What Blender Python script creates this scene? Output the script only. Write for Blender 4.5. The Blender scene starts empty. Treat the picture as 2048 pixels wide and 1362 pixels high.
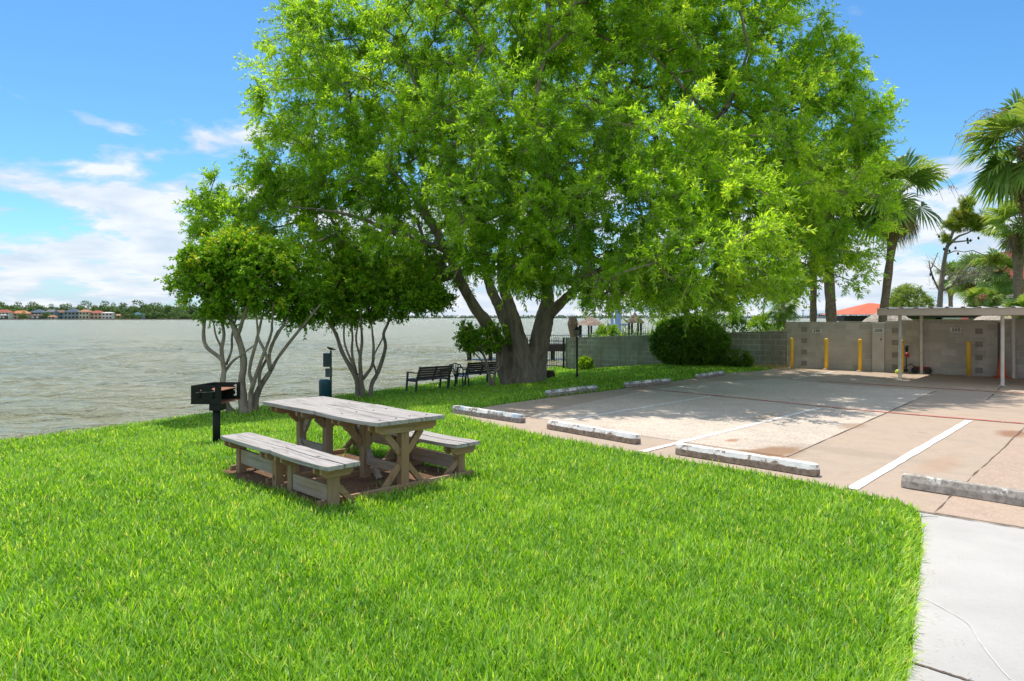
import bpy, math, random
import numpy as np
from mathutils import Vector, Matrix, noise as mnoise
R = math.radians
random.seed(7)
rng = np.random.default_rng(11)
SC = bpy.context.scene
COL = SC.collection

# ------------------------------------------------------------------ camera
FPX = 1400.0; HX = 1024.0; HY = 635.0; CH = 1.8
cam = bpy.data.cameras.new("camera"); cam.sensor_width = 36; cam.lens = FPX * 36 / 2048
cam.shift_y = (HY - 681) / 2048; cam.clip_start = 0.05; cam.clip_end = 9000
co = bpy.data.objects.new("camera", cam); COL.objects.link(co)
co.location = (0, 0, CH); co.rotation_euler = (R(90), 0, 0)
SC.camera = co
# ------------------------------------------------------------------ light
SUN_EL = R(66); SUN_AZ = R(-18)       # azimuth measured from +Y towards +X
sd = Vector((math.sin(SUN_AZ) * math.cos(SUN_EL), math.cos(SUN_AZ) * math.cos(SUN_EL), math.sin(SUN_EL)))
sl = bpy.data.lights.new("sun", 'SUN'); sl.energy = 4.1; sl.angle = R(0.5); sl.color = (1, 0.93, 0.82)
so = bpy.data.objects.new("sun", sl); COL.objects.link(so); so.location = (0, 0, 60)
so.rotation_euler = sd.to_track_quat('Z', 'Y').to_euler()
SC.view_settings.view_transform = 'Standard'
SC.view_settings.look = 'None'
SC.view_settings.gamma = 1
SC.view_settings.exposure = 0.26
w = bpy.data.worlds.new("World"); SC.world = w; w.use_nodes = True
nt = w.node_tree; nt.nodes.clear()
def wn(t, **k):
    n = nt.nodes.new(t)
    for a, b in k.items(): setattr(n, a, b)
    return n
def WL(a, b): nt.links.new(a, b)
def wmath(op, a, b=None, c=None):
    n = wn('ShaderNodeMath', operation=op)
    for i, v in enumerate((a, b, c)):
        if v is None: continue
        if isinstance(v, (int, float)): n.inputs[i].default_value = v
        else: WL(v, n.inputs[i])
    return n.outputs[0]
sky = wn('ShaderNodeTexSky', sky_type='NISHITA'); sky.sun_disc = False
sky.sun_elevation = SUN_EL; sky.sun_rotation = SUN_AZ; sky.air_density = 1.0; sky.dust_density = 0.3; sky.ozone_density = 2.2
hs = wn('ShaderNodeHueSaturation'); hs.inputs['Saturation'].default_value = 1.12; hs.inputs['Value'].default_value = 1.15
WL(sky.outputs[0], hs.inputs['Color'])
hb = wn('ShaderNodeMix', data_type='RGBA', blend_type='MULTIPLY'); hb.inputs[0].default_value = 1.0; WL(hs.outputs[0], hb.inputs[6]); hb.inputs[7].default_value = (0.58, 0.88, 1.02, 1)
tc = wn('ShaderNodeTexCoord'); sp = wn('ShaderNodeSeparateXYZ'); WL(tc.outputs['Generated'], sp.inputs[0])
zc = wmath('MAXIMUM', sp.outputs[2], 0.0)
den = wmath('ADD', zc, 0.22)
cu = wmath('DIVIDE', sp.outputs[0], den); cv = wmath('DIVIDE', sp.outputs[1], den)
cb = wn('ShaderNodeCombineXYZ'); WL(cu, cb.inputs[0]); WL(cv, cb.inputs[1]); WL(wmath('MULTIPLY', zc, 3.0), cb.inputs[2])
n1 = wn('ShaderNodeTexNoise'); n1.inputs['Scale'].default_value = 2.1; n1.inputs['Detail'].default_value = 9; n1.inputs['Roughness'].default_value = 0.56
n1.inputs['Distortion'].default_value = 0.25
mp = wn('ShaderNodeMapping'); mp.inputs['Location'].default_value = (3.4, 1.75, 0); WL(cb.outputs[0], mp.inputs[0]); WL(mp.outputs[0], n1.inputs[0])
# cloud cover in view: dense towards the horizon, thin above 15 degrees
thr = wn('ShaderNodeMapRange'); WL(zc, thr.inputs[0])
thr.inputs[1].default_value = 0.13; thr.inputs[2].default_value = 0.29; thr.inputs[3].default_value = 0.385; thr.inputs[4].default_value = 0.65
thr2 = wn('ShaderNodeMapRange'); WL(zc, thr2.inputs[0]); thr2.inputs[1].default_value = 0.5; thr2.inputs[2].default_value = 0.75; thr2.inputs[3].default_value = 0.0; thr2.inputs[4].default_value = 0.17  # unseen extra cloud overhead, added to raise the ambient light
thr3 = wn('ShaderNodeMapRange'); WL(sp.outputs[1], thr3.inputs[0]); thr3.inputs[1].default_value = 0.1; thr3.inputs[2].default_value = -0.3; thr3.inputs[3].default_value = 0.0; thr3.inputs[4].default_value = 0.22  # more unseen cloud behind the camera, added as fill light
dens = wmath('DIVIDE', wmath('SUBTRACT', wmath('ADD', n1.outputs[0], wmath('ADD', thr2.outputs[0], thr3.outputs[0])), thr.outputs[0]), 0.10)
cl = wn('ShaderNodeClamp'); WL(dens, cl.inputs[0])
hz = wn('ShaderNodeMapRange'); WL(zc, hz.inputs[0]); hz.inputs[1].default_value = 0.0; hz.inputs[2].default_value = 0.10; hz.inputs[3].default_value = 0.85; hz.inputs[4].default_value = 0.0
n2 = wn('ShaderNodeTexNoise'); n2.inputs['Scale'].default_value = 3.6; n2.inputs['Detail'].default_value = 7; n2.inputs['Distortion'].default_value = 0.4; WL(mp.outputs[0], n2.inputs[0])
sh2 = wn('ShaderNodeMapRange'); WL(n2.outputs[0], sh2.inputs[0]); sh2.inputs[1].default_value = 0.36; sh2.inputs[2].default_value = 0.60; sh2.inputs[3].default_value = 0.25; sh2.inputs[4].default_value = 1.0
cc = wn('ShaderNodeMix', data_type='RGBA'); WL(wmath('MULTIPLY', cl.outputs[0], sh2.outputs[0]), cc.inputs[0])
cc.inputs[6].default_value = (4.1, 5.0, 6.2, 1); cc.inputs[7].default_value = (6.7, 6.9, 7.2, 1)
m1 = wn('ShaderNodeMix', data_type='RGBA'); WL(hz.outputs[0], m1.inputs[0]); WL(hb.outputs[2], m1.inputs[6]); m1.inputs[7].default_value = (3.9, 4.9, 6.1, 1)
m2 = wn('ShaderNodeMix', data_type='RGBA'); WL(wmath('MULTIPLY', cl.outputs[0], 0.93), m2.inputs[0]); WL(m1.outputs[2], m2.inputs[6]); WL(cc.outputs[2], m2.inputs[7])
bg = wn('ShaderNodeBackground'); bg.inputs[1].default_value = 0.12; WL(m2.outputs[2], bg.inputs[0])
out = wn('ShaderNodeOutputWorld'); WL(bg.outputs[0], out.inputs[0])

# ------------------------------------------------------------------ materials
class NM:
    def __init__(s, name, rough=0.8, spec=0.3):
        s.m = bpy.data.materials.new(name); s.m.use_nodes = True; s.t = s.m.node_tree
        s.b = s.t.nodes['Principled BSDF']; s.b.inputs['Roughness'].default_value = rough
        s.b.inputs['Specular IOR Level'].default_value = spec
        s.tc = s.t.nodes.new('ShaderNodeTexCoord')
    def n(s, t, **k):
        x = s.t.nodes.new(t)
        for a, b in k.items(): setattr(x, a, b)
        return x
    def l(s, a, b): s.t.links.new(a, b)
    def vec(s, scale=(1, 1, 1), src='Object', rot=(0, 0, 0)):
        m = s.n('ShaderNodeMapping'); m.inputs['Scale'].default_value = scale; m.inputs['Rotation'].default_value = rot
        s.l(s.tc.outputs[src], m.inputs[0]); return m.outputs[0]
    def noise(s, scale, detail=4, vec=None, rough=0.55, dist=0):
        x = s.n('ShaderNodeTexNoise'); x.inputs['Scale'].default_value = scale; x.inputs['Detail'].default_value = detail
        x.inputs['Roughness'].default_value = rough; x.inputs['Distortion'].default_value = dist
        s.l(vec if vec is not None else s.tc.outputs['Object'], x.inputs[0]); return x.outputs[0]
    def ramp(s, f, stops):
        x = s.n('ShaderNodeValToRGB'); e = x.color_ramp.elements
        while len(e) < len(stops): e.new(0.5)
        for i, (p, c) in enumerate(stops):
            e[i].position = p
            c = c if isinstance(c, (tuple, list)) else (c, c, c)
            e[i].color = (*c[:3], 1)
        s.l(f, x.inputs[0]); return x.outputs[0]
    def mix(s, f, a, b, mode='MIX'):
        x = s.n('ShaderNodeMix', data_type='RGBA', blend_type=mode)
        for i, v in ((0, f), (6, a), (7, b)):
            if isinstance(v, (int, float)): x.inputs[i].default_value = v
            elif isinstance(v, (tuple, list)): x.inputs[i].default_value = (*v[:3], 1)
            else: s.l(v, x.inputs[i])
        return x.outputs[2]
    def math(s, op, a, b=0.0):
        x = s.n('ShaderNodeMath', operation=op)
        for i, v in enumerate((a, b)):
            if isinstance(v, (int, float)): x.inputs[i].default_value = v
            else: s.l(v, x.inputs[i])
        return x.outputs[0]
    def attr(s, name):
        x = s.n('ShaderNodeAttribute'); x.attribute_name = name; return x.outputs['Fac']
    def col(s, c):
        if isinstance(c, (tuple, list)): s.b.inputs['Base Color'].default_value = (*c[:3], 1)
        else: s.l(c, s.b.inputs['Base Color'])
    def bump(s, h, dist=0.01, strength=1.0):
        x = s.n('ShaderNodeBump'); x.inputs['Distance'].default_value = dist; x.inputs['Strength'].default_value = strength
        s.l(h, x.inputs['Height']); s.l(x.outputs[0], s.b.inputs['Normal']); return x

def simple(name, c1, c2=None, scale=6, rough=0.7, bump=0.003, stretch=(1, 1, 1), spec=0.3, metal=0.0, lo=0.35, hi=0.65):
    k = NM(name, rough, spec); k.b.inputs['Metallic'].default_value = metal
    if c2 is None: c2 = tuple(x * 0.75 for x in c1)
    v = k.vec(stretch); f = k.noise(scale, 6, v)
    k.col(k.ramp(f, [(lo, c1), (hi, c2)]))
    if bump: k.bump(k.noise(scale * 5, 4, v), bump)
    return k.m

def leafmat(name, dark, light, rough=0.5, transl=0.4, tip=None, tgain=1.5, spec=0.35, alt=None):
    k = NM(name, rough, spec)
    c = k.ramp(k.attr('tint'), [(0.0, dark), (0.75, light), (1.0, tip or light)])
    rv = k.ramp(k.attr('rnd'), [(0, (0.7, 0.72, 0.7)), (1, (1.25, 1.2, 1.1))])
    if alt: c = k.mix(k.ramp(k.attr('rnd'), [(0.0, 0.0), (0.975, 0.0), (0.98, 0.8)]), c, (.62, .52, .28))
    if alt: c = k.mix(k.ramp(k.attr('rnd'), [(0.0, 0.0), (0.74, 0.0), (0.80, 0.75), (0.93, 0.75), (0.95, 0.0)]), c, alt)
    c = k.mix(1.0, c, rv, 'MULTIPLY'); k.col(c)
    tr = k.n('ShaderNodeBsdfTranslucent'); k.l(k.mix(1.0, c, (tgain * 1.1, tgain, tgain * 0.5), 'MULTIPLY'), tr.inputs[0])
    ms = k.n('ShaderNodeMixShader'); ms.inputs[0].default_value = transl
    k.l(k.b.outputs[0], ms.inputs[1]); k.l(tr.outputs[0], ms.inputs[2])
    k.l(ms.outputs[0], k.t.nodes['Material Output'].inputs['Surface'])
    return k.m

def m_pavement(name, ca, cb, cspeck, speck=60.0, speckamt=0.5, patch=True):
    k = NM(name, 0.85, 0.25)
    big = k.noise(0.55, 5, None, 0.6); mid = k.noise(3.0, 6, None, 0.65, 0.4)
    c = k.ramp(big, [(0.3, ca), (0.7, cb)])
    c = k.mix(k.ramp(mid, [(0.45, 0.0), (0.75, 0.45)]), c, tuple(x * 0.72 for x in cb))
    vo = k.n('ShaderNodeTexVoronoi'); vo.inputs['Scale'].default_value = speck; k.l(k.tc.outputs['Object'], vo.inputs[0])
    c = k.mix(k.math('MULTIPLY', k.ramp(vo.outputs['Color'], [(0.55, 0.0), (0.8, 1.0)]), speckamt), c, cspeck)
    st = k.noise(0.9, 3, None, 0.5, 1.2)
    c = k.mix(k.ramp(st, [(0.68, 0.0), (0.74, 0.55)]), c, (0.30, 0.17, 0.09))
    for (sx_, sy_, ra, rb, colr, am) in STAINS:
        mm = k.n('ShaderNodeMapping', vector_type='TEXTURE'); mm.inputs['Location'].default_value = (sx_, sy_, 0); mm.inputs['Scale'].default_value = (ra, rb, 1); mm.inputs['Rotation'].default_value = (0, 0, R(46))
        k.l(k.tc.outputs['Object'], mm.inputs[0]); ln_ = k.n('ShaderNodeVectorMath', operation='LENGTH'); k.l(mm.outputs[0], ln_.inputs[0])
        dd_ = k.math('ADD', ln_.outputs['Value'], k.math('MULTIPLY', k.noise(2.2, 6, None, 0.65), 1.3))
        c = k.mix(k.ramp(dd_, [(0.86, 0.0), (0.99, 0.0)]) if False else k.math('MULTIPLY', k.ramp(k.math('MULTIPLY', dd_, 0.5), [(0.55, 1.0), (0.78, 0.0)]), am), c, colr)
    k.col(c); k.bump(k.noise(90, 3), 0.002)
    return k.m
def gxy(px, py): d = CH * FPX / (py - HY); return (px - HX) / FPX * d, d
STAINS = [(*gxy(1545, 905), .75, .45, (0.27, 0.15, 0.08), .85), (*gxy(1465, 882), .22, .13, (0.36, 0.18, 0.09), .8), (*gxy(1705, 853), .55, .25, (0.30, 0.19, 0.12), .6), (*gxy(2025, 868), .5, .3, (0.28, 0.13, 0.07), .8), (*gxy(1530, 835), .8, .3, (0.36, 0.27, 0.20), .5), (*gxy(1180, 860), .5, .3, (0.36, 0.26, 0.19), .5), (*gxy(1880, 930), .9, .25, (0.42, 0.25, 0.16), .4), (*gxy(1700, 905), .35, 1.6, (0.30, 0.24, 0.19), .35), (*gxy(1990, 820), .4, 1.6, (0.32, 0.25, 0.20), .3)]
M = {}
M['pave_tan'] = m_pavement('pavement tan', (0.48, 0.37, 0.285), (0.44, 0.355, 0.285), (0.30, 0.23, 0.18), 70, 0.25)
M['pave_light'] = m_pavement('pavement aggregate', (0.66, 0.575, 0.49), (0.53, 0.455, 0.385), (0.32, 0.25, 0.20), 45, 0.6)
M['pave_pink'] = m_pavement('pavement pinkish aggregate', (0.46, 0.345, 0.265), (0.42, 0.32, 0.25), (0.55, 0.44, 0.36), 45, 0.5)
k = NM('sidewalk concrete', 0.9, 0.2)
v = k.vec((1, 14, 1), rot=(0, 0, R(12)))
c = k.ramp(k.noise(1.3, 5), [(0.3, (0.56, 0.54, 0.515)), (0.7, (0.465, 0.45, 0.43))])
c = k.mix(k.ramp(k.noise(9, 6, v, 0.7), [(0.55, 0.0), (0.70, 0.42)]), c, (0.40, 0.375, 0.35))
c = k.mix(k.ramp(k.noise(120, 2), [(0.62, 0.0), (0.75, 0.5)]), c, (0.40, 0.38, 0.36))
k.col(c); k.bump(k.noise(40, 4, v), 0.003); M['sidewalk'] = k.m
M['soil'] = simple('soil under lawn', (0.10, 0.075, 0.03), (0.06, 0.07, 0.02), 4, 1.0, 0.01)
k = NM('bare dirt', 1.0, 0.1)
c = k.ramp(k.noise(5, 8, None, 0.7), [(0.35, (0.24, 0.145, 0.09)), (0.65, (0.12, 0.07, 0.045))])
c = k.mix(k.ramp(k.noise(45, 3), [(0.6, 0.0), (0.68, 0.8)]), c, (0.42, 0.30, 0.20))
k.col(c); k.bump(k.noise(25, 6), 0.03); M['dirt'] = k.m
M['white_paint'] = None
def paintmat(name, colr, wear, under, sc=14, rough=0.7):
    k = NM(name, rough, 0.3)
    f = k.noise(sc, 8, None, 0.7)
    k.col(k.mix(k.ramp(f, [(wear, 0.0), (wear + 0.05, 1.0)]), colr, under)); k.bump(k.noise(60, 3), 0.002)
    return k.m
M['white_paint'] = paintmat('road line white', (0.86, 0.85, 0.83), 0.63, (0.5, 0.4, 0.32))
M['white_faint'] = paintmat('road line white worn', (0.78, 0.77, 0.75), 0.52, (0.5, 0.4, 0.32), 18)
M['red_paint'] = paintmat('road line red', (0.55, 0.09, 0.07), 0.55, (0.5, 0.36, 0.28))
M['red_faint'] = paintmat('road line red worn', (0.58, 0.16, 0.12), 0.50, (0.54, 0.4, 0.3), 10)
M['crack'] = simple('dark joint', (0.17, 0.13, 0.10), None, 20, 1.0, 0)
M['crack_white'] = simple('pale crack filler', (0.70, 0.69, 0.67), None, 20, 1.0, 0)

def m_wood(name, axis, base, dark, warm=None, wmix=0.0, gs=16):
    k = NM(name, 0.88, 0.15)
    s = [1, 1, 1]; s = [9.0, 9.0, 9.0]; s[axis] = 0.55
    oi = k.n('ShaderNodeObjectInfo')
    add = k.n('ShaderNodeVectorMath', operation='MULTIPLY_ADD'); k.l(k.tc.outputs['Object'], add.inputs[0])
    add.inputs[1].default_value = s
    mul = k.math('MULTIPLY', oi.outputs['Random'], 37.0); cbn = k.n('ShaderNodeCombineXYZ')
    for i in range(3): k.l(mul, cbn.inputs[i])
    k.l(cbn.outputs[0], add.inputs[2])
    g = k.noise(gs / 6, 8, add.outputs[0], 0.7, 0.8)
    c = k.ramp(g, [(0.34, dark), (0.50, base), (0.7, tuple(min(1, x * 1.18) for x in base))])
    if warm:
        c = k.mix(k.ramp(k.noise(1.6, 4), [(0.4, 0.0), (0.6, wmix)]), c, warm)
    fine = k.noise(gs * 1.2, 4, add.outputs[0], 0.6)
    c = k.mix(k.ramp(fine, [(0.60, 0.0), (0.72, 0.6)]), c, dark)
    vo = k.n('ShaderNodeTexVoronoi'); vo.inputs['Scale'].default_value = 3.2
    vv = [1.0, 1.0, 1.0]; vv[axis] = 0.6
    k.l(k.vec(tuple(vv)), vo.inputs[0])
    c = k.mix(k.ramp(vo.outputs['Distance'], [(0.05, 0.75), (0.085, 0.0)]), c, tuple(x * 0.35 for x in dark))
    k.col(c); k.bump(g, 0.006); return k.m
grey = (0.43, 0.39, 0.36); greyd = (0.25, 0.22, 0.20)
M['top'] = m_wood('weathered plank top', 0, (0.41, 0.385, 0.37), (0.17, 0.155, 0.145))
M['wood_x'] = m_wood('weathered board along', 0, (0.36, 0.33, 0.29), (0.19, 0.16, 0.13), (0.34, 0.21, 0.11), 0.5)
M['wood_y'] = m_wood('weathered board across', 1, (0.33, 0.25, 0.165), (0.17, 0.11, 0.065), (0.36, 0.20, 0.09), 0.65)
M['wood_z'] = m_wood('weathered post', 2, (0.31, 0.25, 0.165), (0.16, 0.11, 0.07), (0.34, 0.19, 0.09), 0.65)

k = NM('cinder block wall', 0.95, 0.1)
mpv = k.n('ShaderNodeSeparateXYZ'); k.l(k.tc.outputs['Object'], mpv.inputs[0])
cbn = k.n('ShaderNodeCombineXYZ'); k.l(mpv.outputs[0], cbn.inputs[0]); k.l(mpv.outputs[2], cbn.inputs[1])
def blockmat(name, ca, cb, mortar, dirt, stain=0.5, green=None, ms=0.011):
    k = NM(name, 0.95, 0.1)
    sx = k.n('ShaderNodeSeparateXYZ'); k.l(k.tc.outputs['Object'], sx.inputs[0])
    cb_ = k.n('ShaderNodeCombineXYZ'); k.l(sx.outputs[0], cb_.inputs[0]); k.l(sx.outputs[2], cb_.inputs[1])
    br = k.n('ShaderNodeTexBrick'); k.l(cb_.outputs[0], br.inputs[0])
    br.inputs['Scale'].default_value = 1.0; br.inputs['Brick Width'].default_value = 0.4; br.inputs['Row Height'].default_value = 0.2
    br.inputs['Mortar Size'].default_value = ms; br.inputs['Mortar Smooth'].default_value = 0.3; br.offset = 0.5
    br.inputs['Color1'].default_value = (*ca, 1); br.inputs['Color2'].default_value = (*cb, 1); br.inputs['Mortar'].default_value = (*mortar, 1)
    br.inputs['Bias'].default_value = -0.1
    c = br.outputs['Color']
    c = k.mix(k.ramp(k.noise(0.9, 6, None, 0.65), [(0.42, 0.0), (0.68, stain)]), c, dirt)
    if green: c = k.mix(k.ramp(k.noise(0.5, 5, None, 0.6), [(0.4, 0.0), (0.6, 0.5)]), c, green)
    # weathering streaks running down from the top
    c = k.mix(k.ramp(k.noise(3.0, 5, k.vec((1, 1, 0.15)), 0.6), [(0.5, 0.0), (0.72, stain * 0.8)]), c, dirt)
    k.col(c)
    h = k.math('ADD', k.math('MULTIPLY', br.outputs['Fac'], -1.0), k.math('MULTIPLY', k.noise(60, 3), 0.35))
    k.bump(h, 0.008); return k.m
M['block'] = blockmat('grey block wall', (0.57, 0.535, 0.495), (0.42, 0.395, 0.365), (0.60, 0.565, 0.52), (0.34, 0.305, 0.275), 0.45)
M['block_low'] = blockmat('mossy block wall', (0.42, 0.42, 0.38), (0.33, 0.32, 0.28), (0.58, 0.58, 0.54), (0.20, 0.155, 0.12), 0.75, (0.33, 0.37, 0.32), 0.022)
M['block_plain'] = simple('pilaster block', (0.58, 0.55, 0.51), (0.48, 0.455, 0.42), 2, 0.95, 0.004)
M['coping'] = simple('coping mortar', (0.48, 0.45, 0.40), (0.36, 0.33, 0.29), 4, 0.95, 0.006)
M['block_dark'] = simple('odd dark block', (0.33, 0.29, 0.265), (0.25, 0.225, 0.205), 8, 0.95, 0.006)

def m_bark(name, a, b, sc=5, bump=0.03, zs=0.25):
    k = NM(name, 0.95, 0.1); v = k.vec((1, 1, zs)); n = k.noise(sc, 8, v, 0.7, 0.5)
    c = k.ramp(n, [(0.35, b), (0.6, a)])
    c = k.mix(k.ramp(k.noise(1.5, 4), [(0.5, 0.0), (0.65, 0.5)]), c, tuple(x * 0.8 + 0.02 for x in a))
    k.col(c); k.bump(k.noise(sc * 2.5, 8, v, 0.7), bump); return k.m
M['bark'] = m_bark('grey brown bark', (0.31, 0.265, 0.215), (0.14, 0.11, 0.09))
M['crape_bark'] = m_bark('smooth pale bark', (0.36, 0.31, 0.25), (0.17, 0.14, 0.11), 4, 0.015, 0.35)
M['palm_bark'] = m_bark('palm bark', (0.34, 0.24, 0.185), (0.15, 0.10, 0.08), 5, 0.03, 2.5)
M['twig'] = simple('dry twig', (0.34, 0.29, 0.25), None, 5, 0.9, 0)
M['leaf_big'] = leafmat('tree leaf', (0.09, 0.23, 0.018), (0.33, 0.56, 0.035), tip=(0.52, 0.68, 0.08), transl=0.52, tgain=1.9)
M['leaf_crape'] = leafmat('crape leaf', (0.09, 0.26, 0.018), (0.30, 0.54, 0.025), tip=(0.72, 0.50, 0.06), transl=0.35, tgain=1.5, rough=0.4)
M['leaf_bush'] = leafmat('bush leaf', (0.07, 0.17, 0.014), (0.20, 0.40, 0.03), tip=(0.42, 0.60, 0.06), transl=0.25, rough=0.35)
M['leaf_lime'] = leafmat('lime leaf', (0.12, 0.28, 0.02), (0.30, 0.48, 0.03), transl=0.4)
M['leaf_mid'] = leafmat('mid leaf', (0.06, 0.15, 0.02), (0.15, 0.29, 0.03), transl=0.35)
M['leaf_willow'] = leafmat('willow leaf', (0.12, 0.22, 0.04), (0.28, 0.40, 0.08), transl=0.4)
M['leaf_pine'] = leafmat('pine needle', (0.12, 0.22, 0.02), (0.32, 0.42, 0.04), tip=(0.48, 0.36, 0.10), transl=0.35)
M['leaf_palm'] = leafmat('palm frond', (0.11, 0.23, 0.05), (0.30, 0.43, 0.11), transl=0.40, rough=0.35, spec=0.5)
M['leaf_dead'] = leafmat('dead frond', (0.24, 0.17, 0.09), (0.42, 0.32, 0.20), transl=0.25)
M['leaf_yucca'] = leafmat('blue green blade', (0.10, 0.17, 0.09), (0.26, 0.36, 0.22), transl=0.2)
M['grass'] = leafmat('grass blade', (0.09, 0.26, 0.016), (0.33, 0.62, 0.025), tip=(0.58, 0.76, 0.14), rough=0.45, transl=0.42, tgain=1.6, spec=0.4, alt=(.27, .46, .19))
M['far_leaf'] = leafmat('far tree leaf', (0.06, 0.13, 0.045), (0.16, 0.26, 0.08), transl=0.2)
M['straw'] = leafmat('straw', (0.32, 0.25, 0.12), (0.5, 0.42, 0.25), transl=0.2)

M['yellow'] = simple('yellow bollard paint', (0.88, 0.56, 0.05), (0.80, 0.48, 0.04), 6, 0.45, 0.001, spec=0.5)
M['post_white'] = simple('cream post paint', (0.72, 0.69, 0.64), (0.62, 0.58, 0.52), 5, 0.45, 0.001, spec=0.5)
M['roof_cream'] = simple('cream carport metal', (0.56, 0.47, 0.38), (0.48, 0.40, 0.32), 2, 0.5, 0.001, spec=0.4)
M['roof_white'] = simple('white ribbed metal', (0.82, 0.80, 0.76), None, 2, 0.5, 0.001)
M['black'] = simple('black metal', (0.018, 0.018, 0.019), (0.03, 0.028, 0.026), 8, 0.6, 0.001, spec=0.5)
M['grill'] = simple('black green grill steel', (0.010, 0.017, 0.016), (0.02, 0.02, 0.018), 9, 0.65, 0.002, spec=0.2)
M['rust'] = simple('rusty plate', (0.36, 0.17, 0.10), (0.20, 0.09, 0.06), 9, 0.9, 0.003)
M['bench'] = simple('dark bench slat', (0.05, 0.042, 0.040), (0.085, 0.07, 0.065), 7, 0.7, 0.002, (0.3, 3, 3))
M['bench_frame'] = simple('grey bench frame', (0.10, 0.10, 0.105), (0.07, 0.07, 0.075), 6, 0.7, 0.002)
M['chair'] = simple('dark green plastic', (0.02, 0.035, 0.033), (0.03, 0.045, 0.04), 5, 0.4, 0, spec=0.5)
M['teal'] = simple('dark teal enamel', (0.015, 0.075, 0.085), (0.02, 0.06, 0.065), 5, 0.4, 0.001, spec=0.5)
M['bluegreen'] = simple('blue green bin', (0.02, 0.10, 0.14), (0.02, 0.08, 0.11), 5, 0.45, 0.001, spec=0.5)
M['sign_back'] = simple('grey sign metal', (0.12, 0.15, 0.15), None, 6, 0.5, 0.001)
M['glass'] = simple('lantern glass', (0.35, 0.35, 0.32), None, 6, 0.2, 0, spec=0.6)
M['red'] = simple('mower red', (0.50, 0.03, 0.03), None, 6, 0.35, 0.001, spec=0.5)
M['engine'] = simple('engine grey', (0.25, 0.24, 0.23), (0.05, 0.05, 0.05), 20, 0.5, 0.002)
M['orange'] = simple('cone orange', (0.75, 0.14, 0.06), (0.62, 0.12, 0.06), 5, 0.6, 0.001)
M['lime'] = simple('lime plastic', (0.62, 0.75, 0.06), None, 5, 0.5, 0)
M['white'] = simple('white sign', (0.80, 0.80, 0.78), None, 5, 0.6, 0)
M['ink'] = simple('black ink', (0.02, 0.02, 0.02), None, 5, 0.6, 0)
M['thatch'] = simple('thatch', (0.42, 0.33, 0.26), (0.28, 0.21, 0.17), 8, 1.0, 0.05, (1, 1, 0.2))
M['thatch_pale'] = simple('pale thatch', (0.66, 0.58, 0.50), (0.45, 0.38, 0.31), 6, 1.0, 0.05, (2, 2, 0.3))
M['tile_red'] = simple('red orange tile', (0.66, 0.16, 0.08), (0.56, 0.13, 0.065), 4, 0.8, 0.02)
M['stucco'] = simple('tan stucco', (0.55, 0.42, 0.30), None, 4, 0.9, 0.003)
M['trim_white'] = simple('white trim', (0.78, 0.77, 0.75), None, 4, 0.6, 0)
M['dark_void'] = simple('dark opening', (0.03, 0.028, 0.027), None, 4, 0.8, 0)
M['deck'] = simple('dark pier timber', (0.035, 0.03, 0.03), (0.07, 0.06, 0.055), 4, 0.9, 0.005)
M['pier_rail'] = simple('blue grey rail', (0.16, 0.21, 0.25), (0.12, 0.16, 0.19), 4, 0.7, 0.002)
M['rock'] = simple('shore rock', (0.36, 0.32, 0.28), (0.18, 0.15, 0.13), 5, 0.95, 0.03)
M['mud'] = simple('shore bank', (0.20, 0.16, 0.11), (0.11, 0.09, 0.06), 3, 0.95, 0.03)
M['log'] = m_bark('log bark', (0.09, 0.07, 0.055), (0.035, 0.03, 0.025), 6)

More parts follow.
